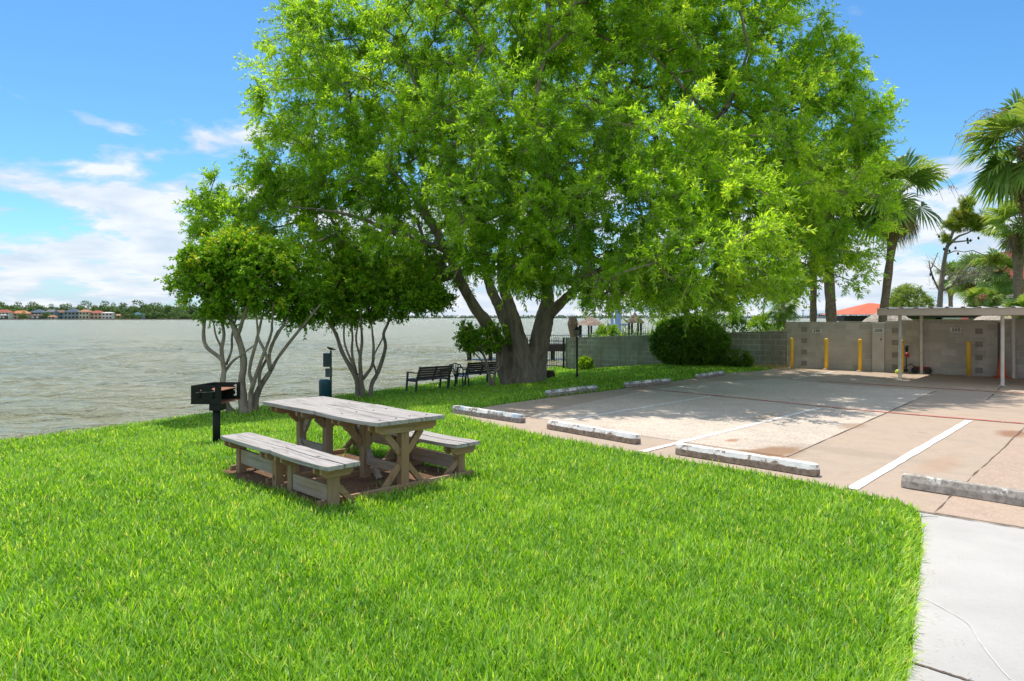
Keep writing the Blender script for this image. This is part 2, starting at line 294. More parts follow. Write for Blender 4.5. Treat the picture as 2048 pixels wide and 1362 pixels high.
# ------------------------------------------------------------------ geometry helpers
class MB:
    def __init__(s): s.v = []; s.f = []
    def add(s, vs, fs):
        o = len(s.v); s.v += [tuple(x) for x in vs]; s.f += [tuple(i + o for i in f) for f in fs]; return s
    def box(s, c, d, rz=0, M4=None):
        x, y, z = (a / 2 for a in d); vs = [Vector((i * x, j * y, k * z)) for k in (-1, 1) for j in (-1, 1) for i in (-1, 1)]
        if rz: vs = [Matrix.Rotation(rz, 3, 'Z') @ q for q in vs]
        if M4 is not None: vs = [M4 @ q for q in vs]
        vs = [q + Vector(c) for q in vs]
        return s.add(vs, [(0, 2, 3, 1), (4, 5, 7, 6), (0, 1, 5, 4), (2, 6, 7, 3), (0, 4, 6, 2), (1, 3, 7, 5)])
    def beam(s, p, q, wd, ht, up=(0, 0, 1)):
        p = Vector(p); q = Vector(q); d = (q - p).normalized(); u = Vector(up)
        if abs(d.dot(u)) > 0.98: u = Vector((0, 1, 0))
        sd_ = d.cross(u).normalized(); u = sd_.cross(d).normalized()
        vs = [e + sd_ * a * wd / 2 + u * b * ht / 2 for e in (p, q) for a, b in ((-1, -1), (1, -1), (1, 1), (-1, 1))]
        return s.add(vs, [(3, 2, 1, 0), (4, 5, 6, 7), (0, 1, 5, 4), (1, 2, 6, 5), (2, 3, 7, 6), (3, 0, 4, 7)])
    def tube(s, pts, rad, n=8, cap=True, jit=0.0):
        pts = [Vector(p) for p in pts]; m = len(pts)
        if isinstance(rad, (int, float)): rad = [rad] * m
        t0 = (pts[1] - pts[0]).normalized(); ref = Vector((1, 0, 0)) if abs(t0.x) < 0.8 else Vector((0, 1, 0))
        a = t0.cross(ref).normalized(); vs = []
        for i, p in enumerate(pts):
            t = (pts[min(i + 1, m - 1)] - pts[max(i - 1, 0)]).normalized()
            a = (a - t * a.dot(t)).normalized(); b = t.cross(a)
            for k in range(n):
                th = 2 * math.pi * k / n; r = rad[i] * (1 + (random.uniform(-jit, jit) if jit else 0))
                vs.append(p + a * math.cos(th) * r + b * math.sin(th) * r)
        fs = [(i * n + k, i * n + (k + 1) % n, (i + 1) * n + (k + 1) % n, (i + 1) * n + k) for i in range(m - 1) for k in range(n)]
        if cap: fs += [tuple(range(n - 1, -1, -1)), tuple((m - 1) * n + k for k in range(n))]
        return s.add(vs, fs)
    def lathe(s, prof, c=(0, 0, 0), n=16):
        vs = [(c[0] + r * math.cos(2 * math.pi * k / n), c[1] + r * math.sin(2 * math.pi * k / n), c[2] + z) for r, z in prof for k in range(n)]
        m = len(prof)
        fs = [(i * n + k, i * n + (k + 1) % n, (i + 1) * n + (k + 1) % n, (i + 1) * n + k) for i in range(m - 1) for k in range(n)]
        fs += [tuple(range(n - 1, -1, -1)), tuple((m - 1) * n + k for k in range(n))]
        return s.add(vs, fs)
    def prism(s, poly, z0, z1):
        n = len(poly)
        return s.add([(x, y, z0) for x, y in poly] + [(x, y, z1) for x, y in poly],
                     [tuple(range(n - 1, -1, -1)), tuple(range(n, 2 * n))] + [(i, (i + 1) % n, n + (i + 1) % n, n + i) for i in range(n)])
    def xprism(s, poly, x0, x1):   # poly in (y, z), extruded along x
        n = len(poly)
        return s.add([(x0, y, z) for y, z in poly] + [(x1, y, z) for y, z in poly],
                     [tuple(range(n)), tuple(range(2 * n - 1, n - 1, -1))] + [(i, n + i, n + (i + 1) % n, (i + 1) % n) for i in range(n)])
    def build(s, name, mat, parent=None, smooth=False, bevel=0, loc=None, rz=0):
        me = bpy.data.meshes.new(name); me.from_pydata(s.v, [], s.f); me.update()
        o = bpy.data.objects.new(name, me); COL.objects.link(o); me.materials.append(mat)
        if parent is not None: o.parent = parent
        if loc is not None: o.location = loc
        o.rotation_euler = (0, 0, rz)
        if smooth: me.polygons.foreach_set('use_smooth', [True] * len(me.polygons))
        if bevel:
            b = o.modifiers.new('bevel', 'BEVEL'); b.width = bevel; b.segments = 2; b.limit_method = 'ANGLE'
        return o
def thing(name, label, cat, loc=(0, 0, 0), rz=0, group=None, kind=None):
    o = bpy.data.objects.new(name, None); o.empty_display_size = 0.2; COL.objects.link(o)
    o.location = loc; o.rotation_euler = (0, 0, rz); return tag(o, label, cat, group, kind)
def tag(o, label, cat, group=None, kind=None):
    if label: o['label'] = label
    if cat: o['category'] = cat
    if group: o['group'] = group
    if kind: o['kind'] = kind
    return o
def struct(o): o['kind'] = 'structure'; return o
def copy_tree(o, parent=None):
    c = o.copy(); COL.objects.link(c); c.parent = parent
    for ch in list(o.children): copy_tree(ch, c)
    return c
def big_mesh(name, V, nper, mat, parent=None, attrs=None, off=None):
    if off is not None: V = V - np.array(off)
    V = np.ascontiguousarray(V, dtype=np.float32); nv = len(V); nf = nv // nper
    me = bpy.data.meshes.new(name); me.vertices.add(nv); me.loops.add(nv); me.polygons.add(nf)
    me.vertices.foreach_set('co', V.ravel()); me.loops.foreach_set('vertex_index', np.arange(nv, dtype=np.int32))
    me.polygons.foreach_set('loop_start', np.arange(0, nv, nper, dtype=np.int32))
    me.update(calc_edges=True)
    for a, arr in (attrs or {}).items():
        at = me.attributes.new(a, 'FLOAT', 'FACE'); at.data.foreach_set('value', np.ascontiguousarray(arr, dtype=np.float32))
    o = bpy.data.objects.new(name, me); COL.objects.link(o); me.materials.append(mat)
    if parent is not None: o.parent = parent
    return o
def unit(a): return a / np.maximum(np.linalg.norm(a, axis=-1, keepdims=True), 1e-9)
def rdir(n): return unit(rng.normal(size=(n, 3)))
def leafq(P, D, N, L, W, bend=0.12):
    S = unit(np.cross(D, N)); Nn = np.cross(S, D)
    L = np.asarray(L).reshape(-1, 1); W = np.asarray(W).reshape(-1, 1)
    mid = P + D * L * 0.42
    tip = P + D * L - Nn * L * bend
    return np.stack([P, mid + S * W / 2, tip, mid - S * W / 2], 1).reshape(-1, 3)

def catmull(P, sub=4):
    P = [np.array(p, float) for p in P]; Q = [2 * P[0] - P[1]] + P + [2 * P[-1] - P[-2]]; o = []
    for i in range(1, len(Q) - 2):
        for s in range(sub):
            t_ = s / sub; a, b, c, d = Q[i - 1:i + 3]
            o.append(.5 * ((2 * b) + (-a + c) * t_ + (2 * a - 5 * b + 4 * c - d) * t_ ** 2 + (-a + 3 * b - 3 * c + d) * t_ ** 3))
    o.append(P[-1]); return o
# ------------------------------------------------------------------ terrain function and pixel helpers
SHU = 14.75
def UV(x, y): return -0.862 * x + 0.507 * y, 0.507 * x + 0.862 * y
def XY(u, v): return -0.862 * u + 0.507 * v, 0.507 * u + 0.862 * v
def tz(x, y):
    u = -0.862 * np.asarray(x) + 0.507 * np.asarray(y)
    z = -0.1 * np.clip(u - 8.0, 0, 5.0)
    z = z - 1.6 * np.clip((u - SHU) / 1.6, 0, 1) ** 1.0
    return z
def W(px, py, d): return Vector(((px - HX) / FPX * d, d, CH + (HY - py) / FPX * d))
def G(px, py, z=None):
    lo, hi = 1.0, 400.0
    if z is not None:
        d = (CH - z) * FPX / (py - HY); return Vector(((px - HX) / FPX * d, d, z))
    d = 2.0
    while d < 90:
        p = W(px, py, d)
        if p.z <= float(tz(p.x, p.y)): break
        d += 0.02
    return Vector((p.x, p.y, float(tz(p.x, p.y))))
def inpoly(X, Y, poly):
    c = np.zeros(X.shape, bool); n = len(poly)
    for i in range(n):
        x1, y1 = poly[i]; x2, y2 = poly[(i + 1) % n]
        cond = ((y1 > Y) != (y2 > Y))
        with np.errstate(divide='ignore', invalid='ignore'):
            xi = (x2 - x1) * (Y - y1) / (y2 - y1 + 1e-12) + x1
        c ^= cond & (X < xi)
    return c

# ------------------------------------------------------------------ ground sheet
us = np.unique(np.concatenate([[-5000, -2000, -800, -300, -120, -60], np.arange(-40, 17.6, 0.5), [SHU - 0.05, SHU + 0.2]]))
vs_ = np.unique(np.concatenate([[-3000, -800, -200, -60, -20], np.arange(-10, 60, 0.6), [70, 90, 130, 250, 600, 1500, 4000]]))
UU, VV = np.meshgrid(us, vs_, indexing='ij')
wob = np.where((UU > 14.3) & (UU < 16.2), 0.16 * np.sin(VV * 1.3) + 0.10 * np.sin(VV * 3.7 + 1), 0)
GX, GY = XY(UU, VV); ZZ = tz(GX, GY) - 0.0; GX, GY = XY(UU + wob, VV)
nv_ = len(vs_)
mbg = MB(); mbg.v = list(zip(GX.ravel().tolist(), GY.ravel().tolist(), ZZ.ravel().tolist()))
mbg.f = [(i * nv_ + j, (i + 1) * nv_ + j, (i + 1) * nv_ + j + 1, i * nv_ + j + 1) for i in range(len(us) - 1) for j in range(nv_ - 1)]
k = NM('lawn ground', 1.0, 0.1)
geo = k.n('ShaderNodeNewGeometry'); sx = k.n('ShaderNodeSeparateXYZ'); k.l(geo.outputs['Position'], sx.inputs[0])
cg = k.ramp(k.noise(3.0, 6), [(0.35, (0.06, 0.14, 0.012)), (0.65, (0.10, 0.20, 0.015))])
cg = k.mix(k.ramp(k.noise(40, 3), [(0.6, 0), (0.7, 0.4)]), cg, (0.16, 0.13, 0.05))
mud = k.ramp(k.noise(3, 6), [(0.35, (0.20, 0.16, 0.11)), (0.65, (0.11, 0.09, 0.06))])
mr = k.n('ShaderNodeMapRange'); k.l(sx.outputs[2], mr.inputs[0]); mr.inputs[1].default_value = -0.56; mr.inputs[2].default_value = -0.52; mr.inputs[3].default_value = 1; mr.inputs[4].default_value = 0
k.col(k.mix(mr.outputs[0], cg, mud)); k.bump(k.noise(30, 5), 0.02)
M['ground'] = k.m
struct(mbg.build('ground', M['ground'], smooth=True))

# water -----------------------------------------------------------
WZ = -1.25
k = NM('lake water', 0.2, 0.5)
k.b.inputs['IOR'].default_value = 1.33
geo = k.n('ShaderNodeNewGeometry')
mpw = k.n('ShaderNodeMapping'); k.l(geo.outputs['Position'], mpw.inputs[0]); mpw.inputs['Rotation'].default_value = (0, 0, R(-12)); mpw.inputs['Scale'].default_value = (1.1, 2.0, 1)
wv = mpw.outputs[0]
a1 = k.noise(0.8, 5, wv, 0.55, 0.5); a2 = k.noise(2.6, 4, wv, 0.6, 0.5); a3 = k.noise(0.16, 4, wv, 0.6, 0.3)
h = k.math('ADD', k.math('ADD', k.math('MULTIPLY', a1, 1.0), k.math('MULTIPLY', a2, 0.30)), k.math('MULTIPLY', a3, 2.6))
k.col(k.mix(k.ramp(k.noise(0.05, 4, wv), [(0.35, 0.0), (0.65, 1.0)]), (0.31, 0.29, 0.13), (0.25, 0.25, 0.13)))
k.bump(h, 0.8)
M['water'] = k.m
# wave-displaced near sheet plus the far sheet, one object
ur = np.concatenate([np.arange(SHU - 0.2, 30, 0.28), np.arange(30, 70, 0.7), np.arange(70, 160, 2.5)])
vr = np.concatenate([np.arange(-14, 60, 0.45), np.arange(60, 140, 2.5)])
U2, V2 = np.meshgrid(ur, vr, indexing='ij'); WX, WY = XY(U2, V2)
hh = np.zeros_like(WX)
for i in range(26):
    ang = R(80 + rng.normal() * 20); wl = rng.uniform(1.0, 2.6); amp = 0.0085 * wl ** 0.8; ph = rng.uniform(0, 6.28)
    kk = 2 * math.pi / wl; hh += amp * np.sin(kk * (WX * math.cos(ang) + WY * math.sin(ang)) + ph)
fade = np.clip((160 - U2) / 90, 0, 1) * np.clip((V2 + 14) / 6, 0, 1) * np.clip((138 - V2) / 60, 0, 1)
mbw = MB(); nn = len(vr)
mbw.v = list(zip(WX.ravel().tolist(), WY.ravel().tolist(), (WZ + hh * fade).ravel().tolist()))
mbw.f = [(i * nn + j, i * nn + j + 1, (i + 1) * nn + j + 1, (i + 1) * nn + j) for i in range(len(ur) - 1) for j in range(nn - 1)]
u0, u1, v0, v1 = ur[0], ur[-1], vr[0], vr[-1]; BIG = 7500
def quad(ua, ub, va, vb):
    mbw.add([(*XY(ua, va), WZ), (*XY(ub, va), WZ), (*XY(ub, vb), WZ), (*XY(ua, vb), WZ)], [(0, 3, 2, 1)])
quad(u0, BIG, v1, BIG); quad(u0, BIG, -3000, v0); quad(u1, BIG, v0, v1)
struct(mbw.build('lake', M['water'], smooth=True))

# ------------------------------------------------------------------ pavement
edge = [G(*p, z=0.0) for p in [(898, 828), (1000, 854), (1090, 873), (1290, 910), (1480, 941), (1625, 967), (1800, 1006), (1838, 1024)]]
side = [G(*p, z=0.0) for p in [(1530, 741), (1450, 747), (1335, 765), (1205, 783), (1090, 797), (985, 812)]]
wallA = Vector((9.88, 25.2, 0)); wallB = Vector((15.1, 20.7, 0)); wd = (wallB - wallA).normalized(); wallC = wallA + wd * 22
swt = [G(1838, 1024, 0), G(2048, 1059, 0)]; sdir = (swt[1] - swt[0]).normalized()
swR = swt[0] + sdir * 9
pave = [(p.x, p.y) for p in edge] + [(swR.x, swR.y), (wallC.x, wallC.y), (wallA.x - 0.2, wallA.y + 0.15)] + [(p.x, p.y) for p in side]
gl = [G(*p, z=0.0) for p in [(1843, 1052), (1841, 1130), (1832, 1200), (1824, 1300), (1812, 1362)]]
walk = [(swt[0].x, swt[0].y)] + [(p.x, p.y) for p in gl] + [(1.2, 2.2), (0.6, 0.5), (0.5, -3), (12, -3), (swR.x, swR.y)]
from mathutils.geometry import tessellate_polygon
def sheet(name, poly, z, mat, thick=0.0):
    vs = [Vector((x, y, z)) for x, y in poly]; tr = tessellate_polygon([vs]); mb = MB()
    fs = []
    for t in tr:
        a, b, c = (vs[i] for i in t)
        fs.append(t if (b - a).cross(c - a).z > 0 else t[::-1])
    return mb.add(vs, fs).build(name, mat)
struct(sheet('parking_pavement', pave, 0.006, M['pave_tan']))
struct(sheet('sidewalk', walk, 0.006, M['sidewalk']))
Bd = Vector((0.688, 0.726, 0)).normalized(); Ad = wd
def para(p, q, wdt, z, mat, name, jag=0):
    d = (q - p).normalized(); s = Vector((-d.y, d.x, 0)); n = 24 if jag else 1; mb = MB(); vs = []
    for i in range(n + 1):
        c = p.lerp(q, i / n); j = s * (random.uniform(-jag, jag)); j2 = s * random.uniform(-jag, jag)
        vs += [c + s * wdt / 2 + j, c - s * wdt / 2 + j2]
    mb.add([(a.x, a.y, z) for a in vs], [(2 * i, 2 * i + 1, 2 * i + 3, 2 * i + 2) for i in range(n)])
    return mb.build(name, mat)
# concrete slabs of different finish, each a sheet of its own
j1a = G(1575, 915, 0); j1b = G(1872, 782, 0)
s0 = G(1100, 846, 0); s1 = G(1430, 790, 0)
slab = [(j1a.x, j1a.y), (j1b.x, j1b.y), *[(p.x, p.y) for p in (G(1700, 772, 0), G(1560, 758, 0), G(1420, 765, 0), G(1300, 780, 0), G(1200, 800, 0), G(1080, 826, 0), G(1060, 834, 0), G(1250, 868, 0))]]
struct(sheet('pavement_slab', slab, 0.010, M['pave_light']))
j2a = G(1868, 1027, 0); j2b = G(2048, 858, 0); j2c = j2b + (j2b - j2a).normalized() * 5
j2d = j2c + Ad * 8; j2e = j2a + sdir * 7.5
struct(sheet('pavement_slab', [(j2a.x, j2a.y), (j2e.x, j2e.y), (j2d.x, j2d.y), (j2c.x, j2c.y)], 0.010, M['pave_pink']))
def lines():
    L = [((1703, 980), (1938, 842), .11, 'white_paint'), ((1284, 905), (1640, 817), .11, 'white_faint'), ((1130, 842), (1424, 793), .10, 'white_faint'), ((1585, 759), (1668, 744), .10, 'white_faint'),
         ((1735, 823), (2300, 869), .085, 'red_paint'), ((1279, 777), (1735, 823), .10, 'red_faint'), ((1640, 763), (2300, 803), .11, 'red_faint')]
    for a, b, wdt, m in L:
        struct(para(G(*a, z=0), G(*b, z=0), wdt, 0.014 if 'white' in m else 0.018, M[m], 'painted_line', 0.008))
    for a, b, wdt in [((1575, 915), (1872, 782), .012), ((1868, 1027), (2048, 858), .016), ((2048, 858), (2150, 800), .014), ((2005, 772), (1972, 803), .014)]:
        struct(para(G(*a, z=0), G(*b, z=0), wdt, 0.0145, M['crack'], 'pavement_joint', 0.012))
    struct(para(G(1838, 1025, 0), G(2300, 1101, 0), 0.02, 0.0145, M['crack'], 'pavement_joint', 0.008))
    struct(para(G(1806, 1322, 0), G(1960, 1372, 0), 0.016, 0.012, M['crack'], 'sidewalk_joint', 0.004))
    pts = [(1850, 1200), (1890, 1222), (1935, 1250), (1965, 1295), (2000, 1340), (2020, 1362)]
    Q = catmull([tuple(G(*p, z=0)) for p in pts], 5); vv = []
    for i, q in enumerate(Q):
        t_ = Q[min(i + 1, len(Q) - 1)] - Q[max(i - 1, 0)]; t_ = t_ / np.linalg.norm(t_); nn_ = np.array([-t_[1], t_[0], 0]) * .0032 * random.uniform(.5, 1.2); q = q + nn_ * random.uniform(-.5, .5)
        vv += [(q[0] + nn_[0], q[1] + nn_[1], .012), (q[0] - nn_[0], q[1] - nn_[1], .012)]
    struct(MB().add(vv, [(2 * i, 2 * i + 1, 2 * i + 3, 2 * i + 2) for i in range(len(Q) - 1)]).build('sidewalk_crack', M['crack_white']))
lines()

# parking stops
def stop_mesh(seed):
    random.seed(seed); mb = MB(); n = 22; L = 1.83
    prof = [(-.085, 0), (.085, 0), (.075, .07), (.045, .135), (-.045, .135), (-.075, .07)]
    for i in range(n + 1):
        x = -L / 2 + L * i / n; e = 0.8 if i in (0, n) else 1
        for (y, z) in prof:
            j = 0.004
            mb.v.append((x + random.uniform(-j, j), y * e + random.uniform(-j, j), max(0, z * (0.93 if e < 1 else 1) + random.uniform(-j, j) * (z > 0))))
    m = 6
    mb.f = [(i * m + k, (i + 1) * m + k, (i + 1) * m + (k + 1) % m, i * m + (k + 1) % m) for i in range(n) for k in range(m)] + [tuple(range(m)), tuple(n * m + k for k in range(m - 1, -1, -1))]
    return mb
def stopmat(name, paint, wear, conc, blue=0.0):
    k = NM(name, 0.9, 0.15); f = k.noise(7, 9, None, 0.7, 0.3)
    geo = k.n('ShaderNodeNewGeometry'); sz = k.n('ShaderNodeSeparateXYZ'); k.l(k.tc.outputs['Object'], sz.inputs[0])
    zt = k.n('ShaderNodeMapRange'); k.l(sz.outputs[2], zt.inputs[0]); zt.inputs[1].default_value = 0.058; zt.inputs[2].default_value = 0.082; zt.inputs[3].default_value = 0.30; zt.inputs[4].default_value = 0
    fz = k.math('ADD', f, zt.outputs[0])
    cc_ = k.ramp(k.noise(20, 5), [(0.4, conc), (0.65, tuple(x * 0.6 for x in conc))])
    pc = paint
    if blue: pc = k.mix(k.ramp(k.noise(4, 4), [(0.5, 0.0), (0.6, blue)]), paint, (0.25, 0.38, 0.50))
    k.col(k.mix(k.ramp(fz, [(wear, 0.0), (wear + 0.04, 1.0)]), pc, cc_)); k.bump(k.noise(35, 6), 0.006); return k.m
sm1 = stopmat('stop white chipped', (0.82, 0.80, 0.77), 0.54, (0.36, 0.28, 0.22))
sm2 = stopmat('stop blue white chipped', (0.80, 0.80, 0.78), 0.50, (0.34, 0.30, 0.27), 0.7)
sm3 = stopmat('stop bare grey', (0.70, 0.68, 0.64), 0.40, (0.46, 0.42, 0.37))
SG = 'concrete wheel stops round the parking bay'
for i, (a, b, m, lab) in enumerate([
    ((908, 826), (1033, 845), sm2, 'white wheel stop with flaking blue paint at the shaded lawn corner, nearest the picnic table'),
    ((1091, 857), (1271, 889), sm1, 'chipped white wheel stop with brown side, between the blue-flecked stop and the longest white one'),
    ((1349, 908), (1631, 954), sm1, 'largest chipped white wheel stop along the sunny lawn edge beside the brown stain'),
    ((1794, 973), (2046, 1013), sm3, 'bare grey wheel stop with little paint, nearest the white sidewalk'),
    ((1095, 794), (1200, 781), sm2, 'shaded white wheel stop on the lawn edge nearest the big tree trunk'),
    ((1258, 775), (1340, 767), sm2, 'middle one of three shaded wheel stops along the far lawn edge'),
    ((1394, 759), (1453, 750), sm2, 'small far wheel stop on lawn edge closest to the yellow bollards')]):
    p = G(*a, z=0.012); q = G(*b, z=0.012); d = (q - p)
    c = (p + q) / 2
    if i == 3: c = p + d.normalized() * 0.95
    nrm = Vector((-d.y, d.x, 0)).normalized(); nrm = nrm if nrm.y > 0 else -nrm
    c += nrm * 0.075
    o = stop_mesh(40 + i).build('wheel_stop', m, loc=(c.x, c.y, 0.012), rz=math.atan2(d.y, d.x), bevel=0.008)
    tag(o, lab, 'wheel stop', SG)

# ------------------------------------------------------------------ walls
def wall_frame(name, a, b, label):
    return thing(name, label, 'wall', (a.x, a.y, 0), math.atan2(b.y - a.y, b.x - a.x))
def onwall(px):  # distance along the high wall seen at pixel column px
    t = (px - HX) / FPX; return (t * wallA.y - wallA.x) / (wd.x - t * wd.y)
hw = wall_frame('block_wall', wallA, wallB, 'tall grey cinder block wall behind the yellow bollards')
xs = [0, onwall(1746), onwall(1770), onwall(1995), onwall(2003), 22]
random.seed(3)
def wallpanel(x0, x1, h):
    mb = MB(); x = x0
    mb.box(((x0 + x1) / 2, .1, (h - .45) / 2), (x1 - x0, .2, h + .45)); return mb
wallpanel(xs[0], xs[1], 1.62).build('wall_panel', M['block'], hw)
wallpanel(xs[2], xs[3], 1.68).build('wall_panel', M['block'], hw)
wallpanel(xs[4], xs[5], 1.73).build('wall_panel', M['block'], hw)
mb = MB(); mb.box(((xs[1] + xs[2]) / 2, .05, .6), (xs[2] - xs[1], .32, 2.08)); mb.build('pilaster', M['block_plain'], hw, bevel=.008)
mb = MB(); mb.box(((xs[3] + xs[4]) / 2, .16, .6), (xs[4] - xs[3], .1, 2.1)); mb.build('expansion_gap', M['block_dark'], hw)
for cx0, z0 in [(0.62, 0), (xs[2] + .3, 0), (onwall(1958), 0)]:
    mb = MB()
    for r in range(0, 8, 2): mb.box((cx0, -0.004, 0.12 + r * .2 + .06), (.19, .012, .17))
    mb.build('dark_block', M['block_dark'], hw)
mb = MB(); x = 0
while x < 21.5:
    if not (xs[1] - .05 < x < xs[2]): 
        h0 = 1.62 if x < xs[1] else (1.68 if x < xs[3] else 1.73)
        mb.box((x + .2, .1, h0 + .012 + random.uniform(-.004, .012)), (.38, .19 + random.uniform(0, .02), .03))
    x += .4
mb.build('coping', M['coping'], hw)
mb = MB(); mb.box((xs[1] + .27, -.118, 1.08), (.05, .02, .08)); mb.build('socket_box', M['block_dark'], hw)
lowB = Vector((2.4, 31.5, 0))
lwl = (wallA - lowB).length; lw = wall_frame('low_block_wall', lowB, wallA, 'lower mossy cinder block wall stained green and brown behind the round bush')
mb = MB(); n = 12
for i in range(n):
    x0 = lwl * i / n; x1 = lwl * (i + 1) / n - (.02 if i == n - 1 else 0); h = .86 + (1.30 - .86) * (i + 1) / n
    h0 = .86 + (1.30 - .86) * i / n
    mb.add([(x0, 0, -1), (x1, 0, -1), (x1, .2, -1), (x0, .2, -1), (x0, 0, h0), (x1, 0, h), (x1, .2, h), (x0, .2, h0)],
           ([(0, 3, 2, 1)] + [(4, 5, 6, 7), (0, 1, 5, 4), (2, 3, 7, 6)]) + ([(0, 4, 7, 3)] if i == 0 else []) + ([(1, 2, 6, 5)] if i == n - 1 else []))
mb.build('wall_panel', M['block_low'], lw)
mb = MB(); mb.beam((0, .1, .875), (lwl - .02, .1, 1.315), .23, .035); mb.build('coping', M['coping'], lw)
# stair-step mortar crack patch
mb = MB(); cxx = lwl * 0.33; zz = .93
for i in range(4):
    mb.box((cxx + (i % 2) * .2, -.004, zz - .1 - i * .2), (.012, .012, .2)); mb.box((cxx + .1, -.005, zz - .2 - i * .2), (.2, .012, .012))
mb.build('repair_mortar', M['coping'], lw)
# number signs
def text_obj(txt, size, mat, parent, loc):
    cu_ = bpy.data.curves.new('digits', 'FONT'); cu_.body = txt; cu_.size = size; cu_.extrude = 0.001; cu_.offset = 0.003; cu_.align_x = 'CENTER'; cu_.align_y = 'CENTER'; cu_.space_character = 1.15
    t = bpy.data.objects.new('digits', cu_); COL.objects.link(t)
    bpy.context.view_layer.update()
    me = bpy.data.meshes.new_from_object(t.evaluated_get(bpy.context.evaluated_depsgraph_get()))
    COL.objects.unlink(t); bpy.data.objects.remove(t)
    o = bpy.data.objects.new('digits', me); COL.objects.link(o); me.materials.clear(); me.materials.append(mat); o.parent = parent
    o.location = loc; o.rotation_euler = (R(90), 0, 0); return o
for px, py, txt, lab, off in [(1634, 662, '390', 'white number plate reading 390 on the block wall above the second yellow bollard', 0), (1759, 661, '300', 'white number plate reading 300 on the pilaster of the block wall', -.11), (1912, 660, '300', 'white number plate reading 300 on the wall under the carport', 0)]:
    s = onwall(px); p = wallA + wd * s; z = CH + (HY - py) / FPX * p.y
    nrm = Vector((wd.y, -wd.x, 0)); p = p + nrm * (.018 - off)
    t = thing('number_sign', lab, 'sign', (p.x, p.y, z), math.atan2(wd.y, wd.x), 'number plates on the block wall')
    MB().box((0, 0, 0), (.30, .012, .15)).build('plate', M['white'], t, bevel=.004)
    text_obj(txt, .14, M['ink'], t, (0, -.008, 0))
# bollards
first = None
BL = ['leftmost yellow steel bollard at the end of the block wall', 'yellow bollard under the 390 plate, second from the lawn', 'yellow bollard just left of the wall pilaster', 'yellow bollard beside the red lawn mower', 'shaded yellow bollard standing under the carport']
for (px, py), lab in zip([(1590, 738), (1659, 741.5), (1726, 745.5), (1808, 749), (1941, 754.5)], BL):
    s = onwall(px); p = wallA + wd * s; nrm = Vector((wd.y, -wd.x, 0)); p = p + nrm * 0.34
    if first is None:
        first = thing('bollard', lab, 'bollard', (p.x, p.y, 0.01), 0, 'yellow bollards in front of the block wall')
        MB().lathe([(.062, 0), (.062, 1.03), (.058, 1.05), (.04, 1.07), (.01, 1.078)], n=20).build('post', M['yellow'], first, True)
        MB().lathe([(.13, 0), (.12, .025), (.07, .04)], n=14).build('concrete_collar', M['pave_pink'], first, True)
    else:
        c = copy_tree(first); c.location = (p.x, p.y, .01); c['label'] = lab; c.rotation_euler[2] = random.random() * 6
# ------------------------------------------------------------------ carport
cp = G(1800, 759, 0); ct = thing('carport', 'low cream metal carport roof on white posts over the right parking bay', 'carport', (cp.x, cp.y, 0), math.atan2(wd.y, wd.x))
# local x runs along the wall to the right, local y towards the wall
posts = [(0, 0), (0.1, 2.45), (4.05, -.1), (4.15, 2.3), (8.2, -.1), (8.3, 2.3)]
loc_ = []
for a in [(1800, 759), (1843, 748), (2005, 772), (2027, 757)]:
    q = G(*a, z=0) - cp; ang = -math.atan2(wd.y, wd.x); loc_.append((q.x * math.cos(ang) - q.y * math.sin(ang), q.x * math.sin(ang) + q.y * math.cos(ang)))
for (x, y) in loc_ + [(loc_[2][0] * 2, loc_[2][1]), (loc_[2][0] * 2, loc_[3][1])]:
    mb = MB(); mb.tube([(x, y, 0.01), (x, y, 1.86)], .045, 14); mb.box((x, y, .015), (.16, .16, .012)); mb.build('post', M['post_white'], ct, False)
RX0, RX1, RY0, RY1 = -0.35, 13, -1.0, 3.0
mb = MB(); mb.box(((RX0 + RX1) / 2, RY0, 1.955), (RX1 - RX0, .05, .19)); mb.build('fascia', M['roof_cream'], ct, bevel=.01)
mb = MB(); mb.box(((RX0 + RX1) / 2, RY1, 1.93), (RX1 - RX0, .05, .15)); mb.box((RX0, (RY0 + RY1) / 2, 1.95), (.05, RY1 - RY0 - .06, .16)); mb.build('fascia', M['roof_cream'], ct)
for yb in (loc_[0][1], loc_[1][1]):
    MB().box(((RX0 + RX1) / 2, yb, 1.90), (RX1 - RX0 - .1, .07, .09)).build('beam', M['roof_cream'], ct)
pr = []; x = RX0 - .05; rib = .36
while x < RX1 + .05: pr += [(x, 2.052), (x + .24, 2.062), (x + .27, 2.095), (x + .33, 2.095)]; x += rib
mb = MB(); nprof = len(pr)
mb.v = [(a, RY0 - .06, b) for a, b in pr] + [(a, RY1 + .05, b - .03) for a, b in pr] + [(a, RY0 - .06, b - .012) for a, b in pr] + [(a, RY1 + .05, b - .042) for a, b in pr]
for i in range(nprof - 1):
    mb.f += [(i, i + 1, nprof + i + 1, nprof + i), (2 * nprof + i, 3 * nprof + i, 3 * nprof + i + 1, 2 * nprof + i + 1), (i, 2 * nprof + i, 2 * nprof + i + 1, i + 1), (nprof + i, nprof + i + 1, 3 * nprof + i + 1, 3 * nprof + i)]
mb.build('roof_panel', M['roof_white'], ct)

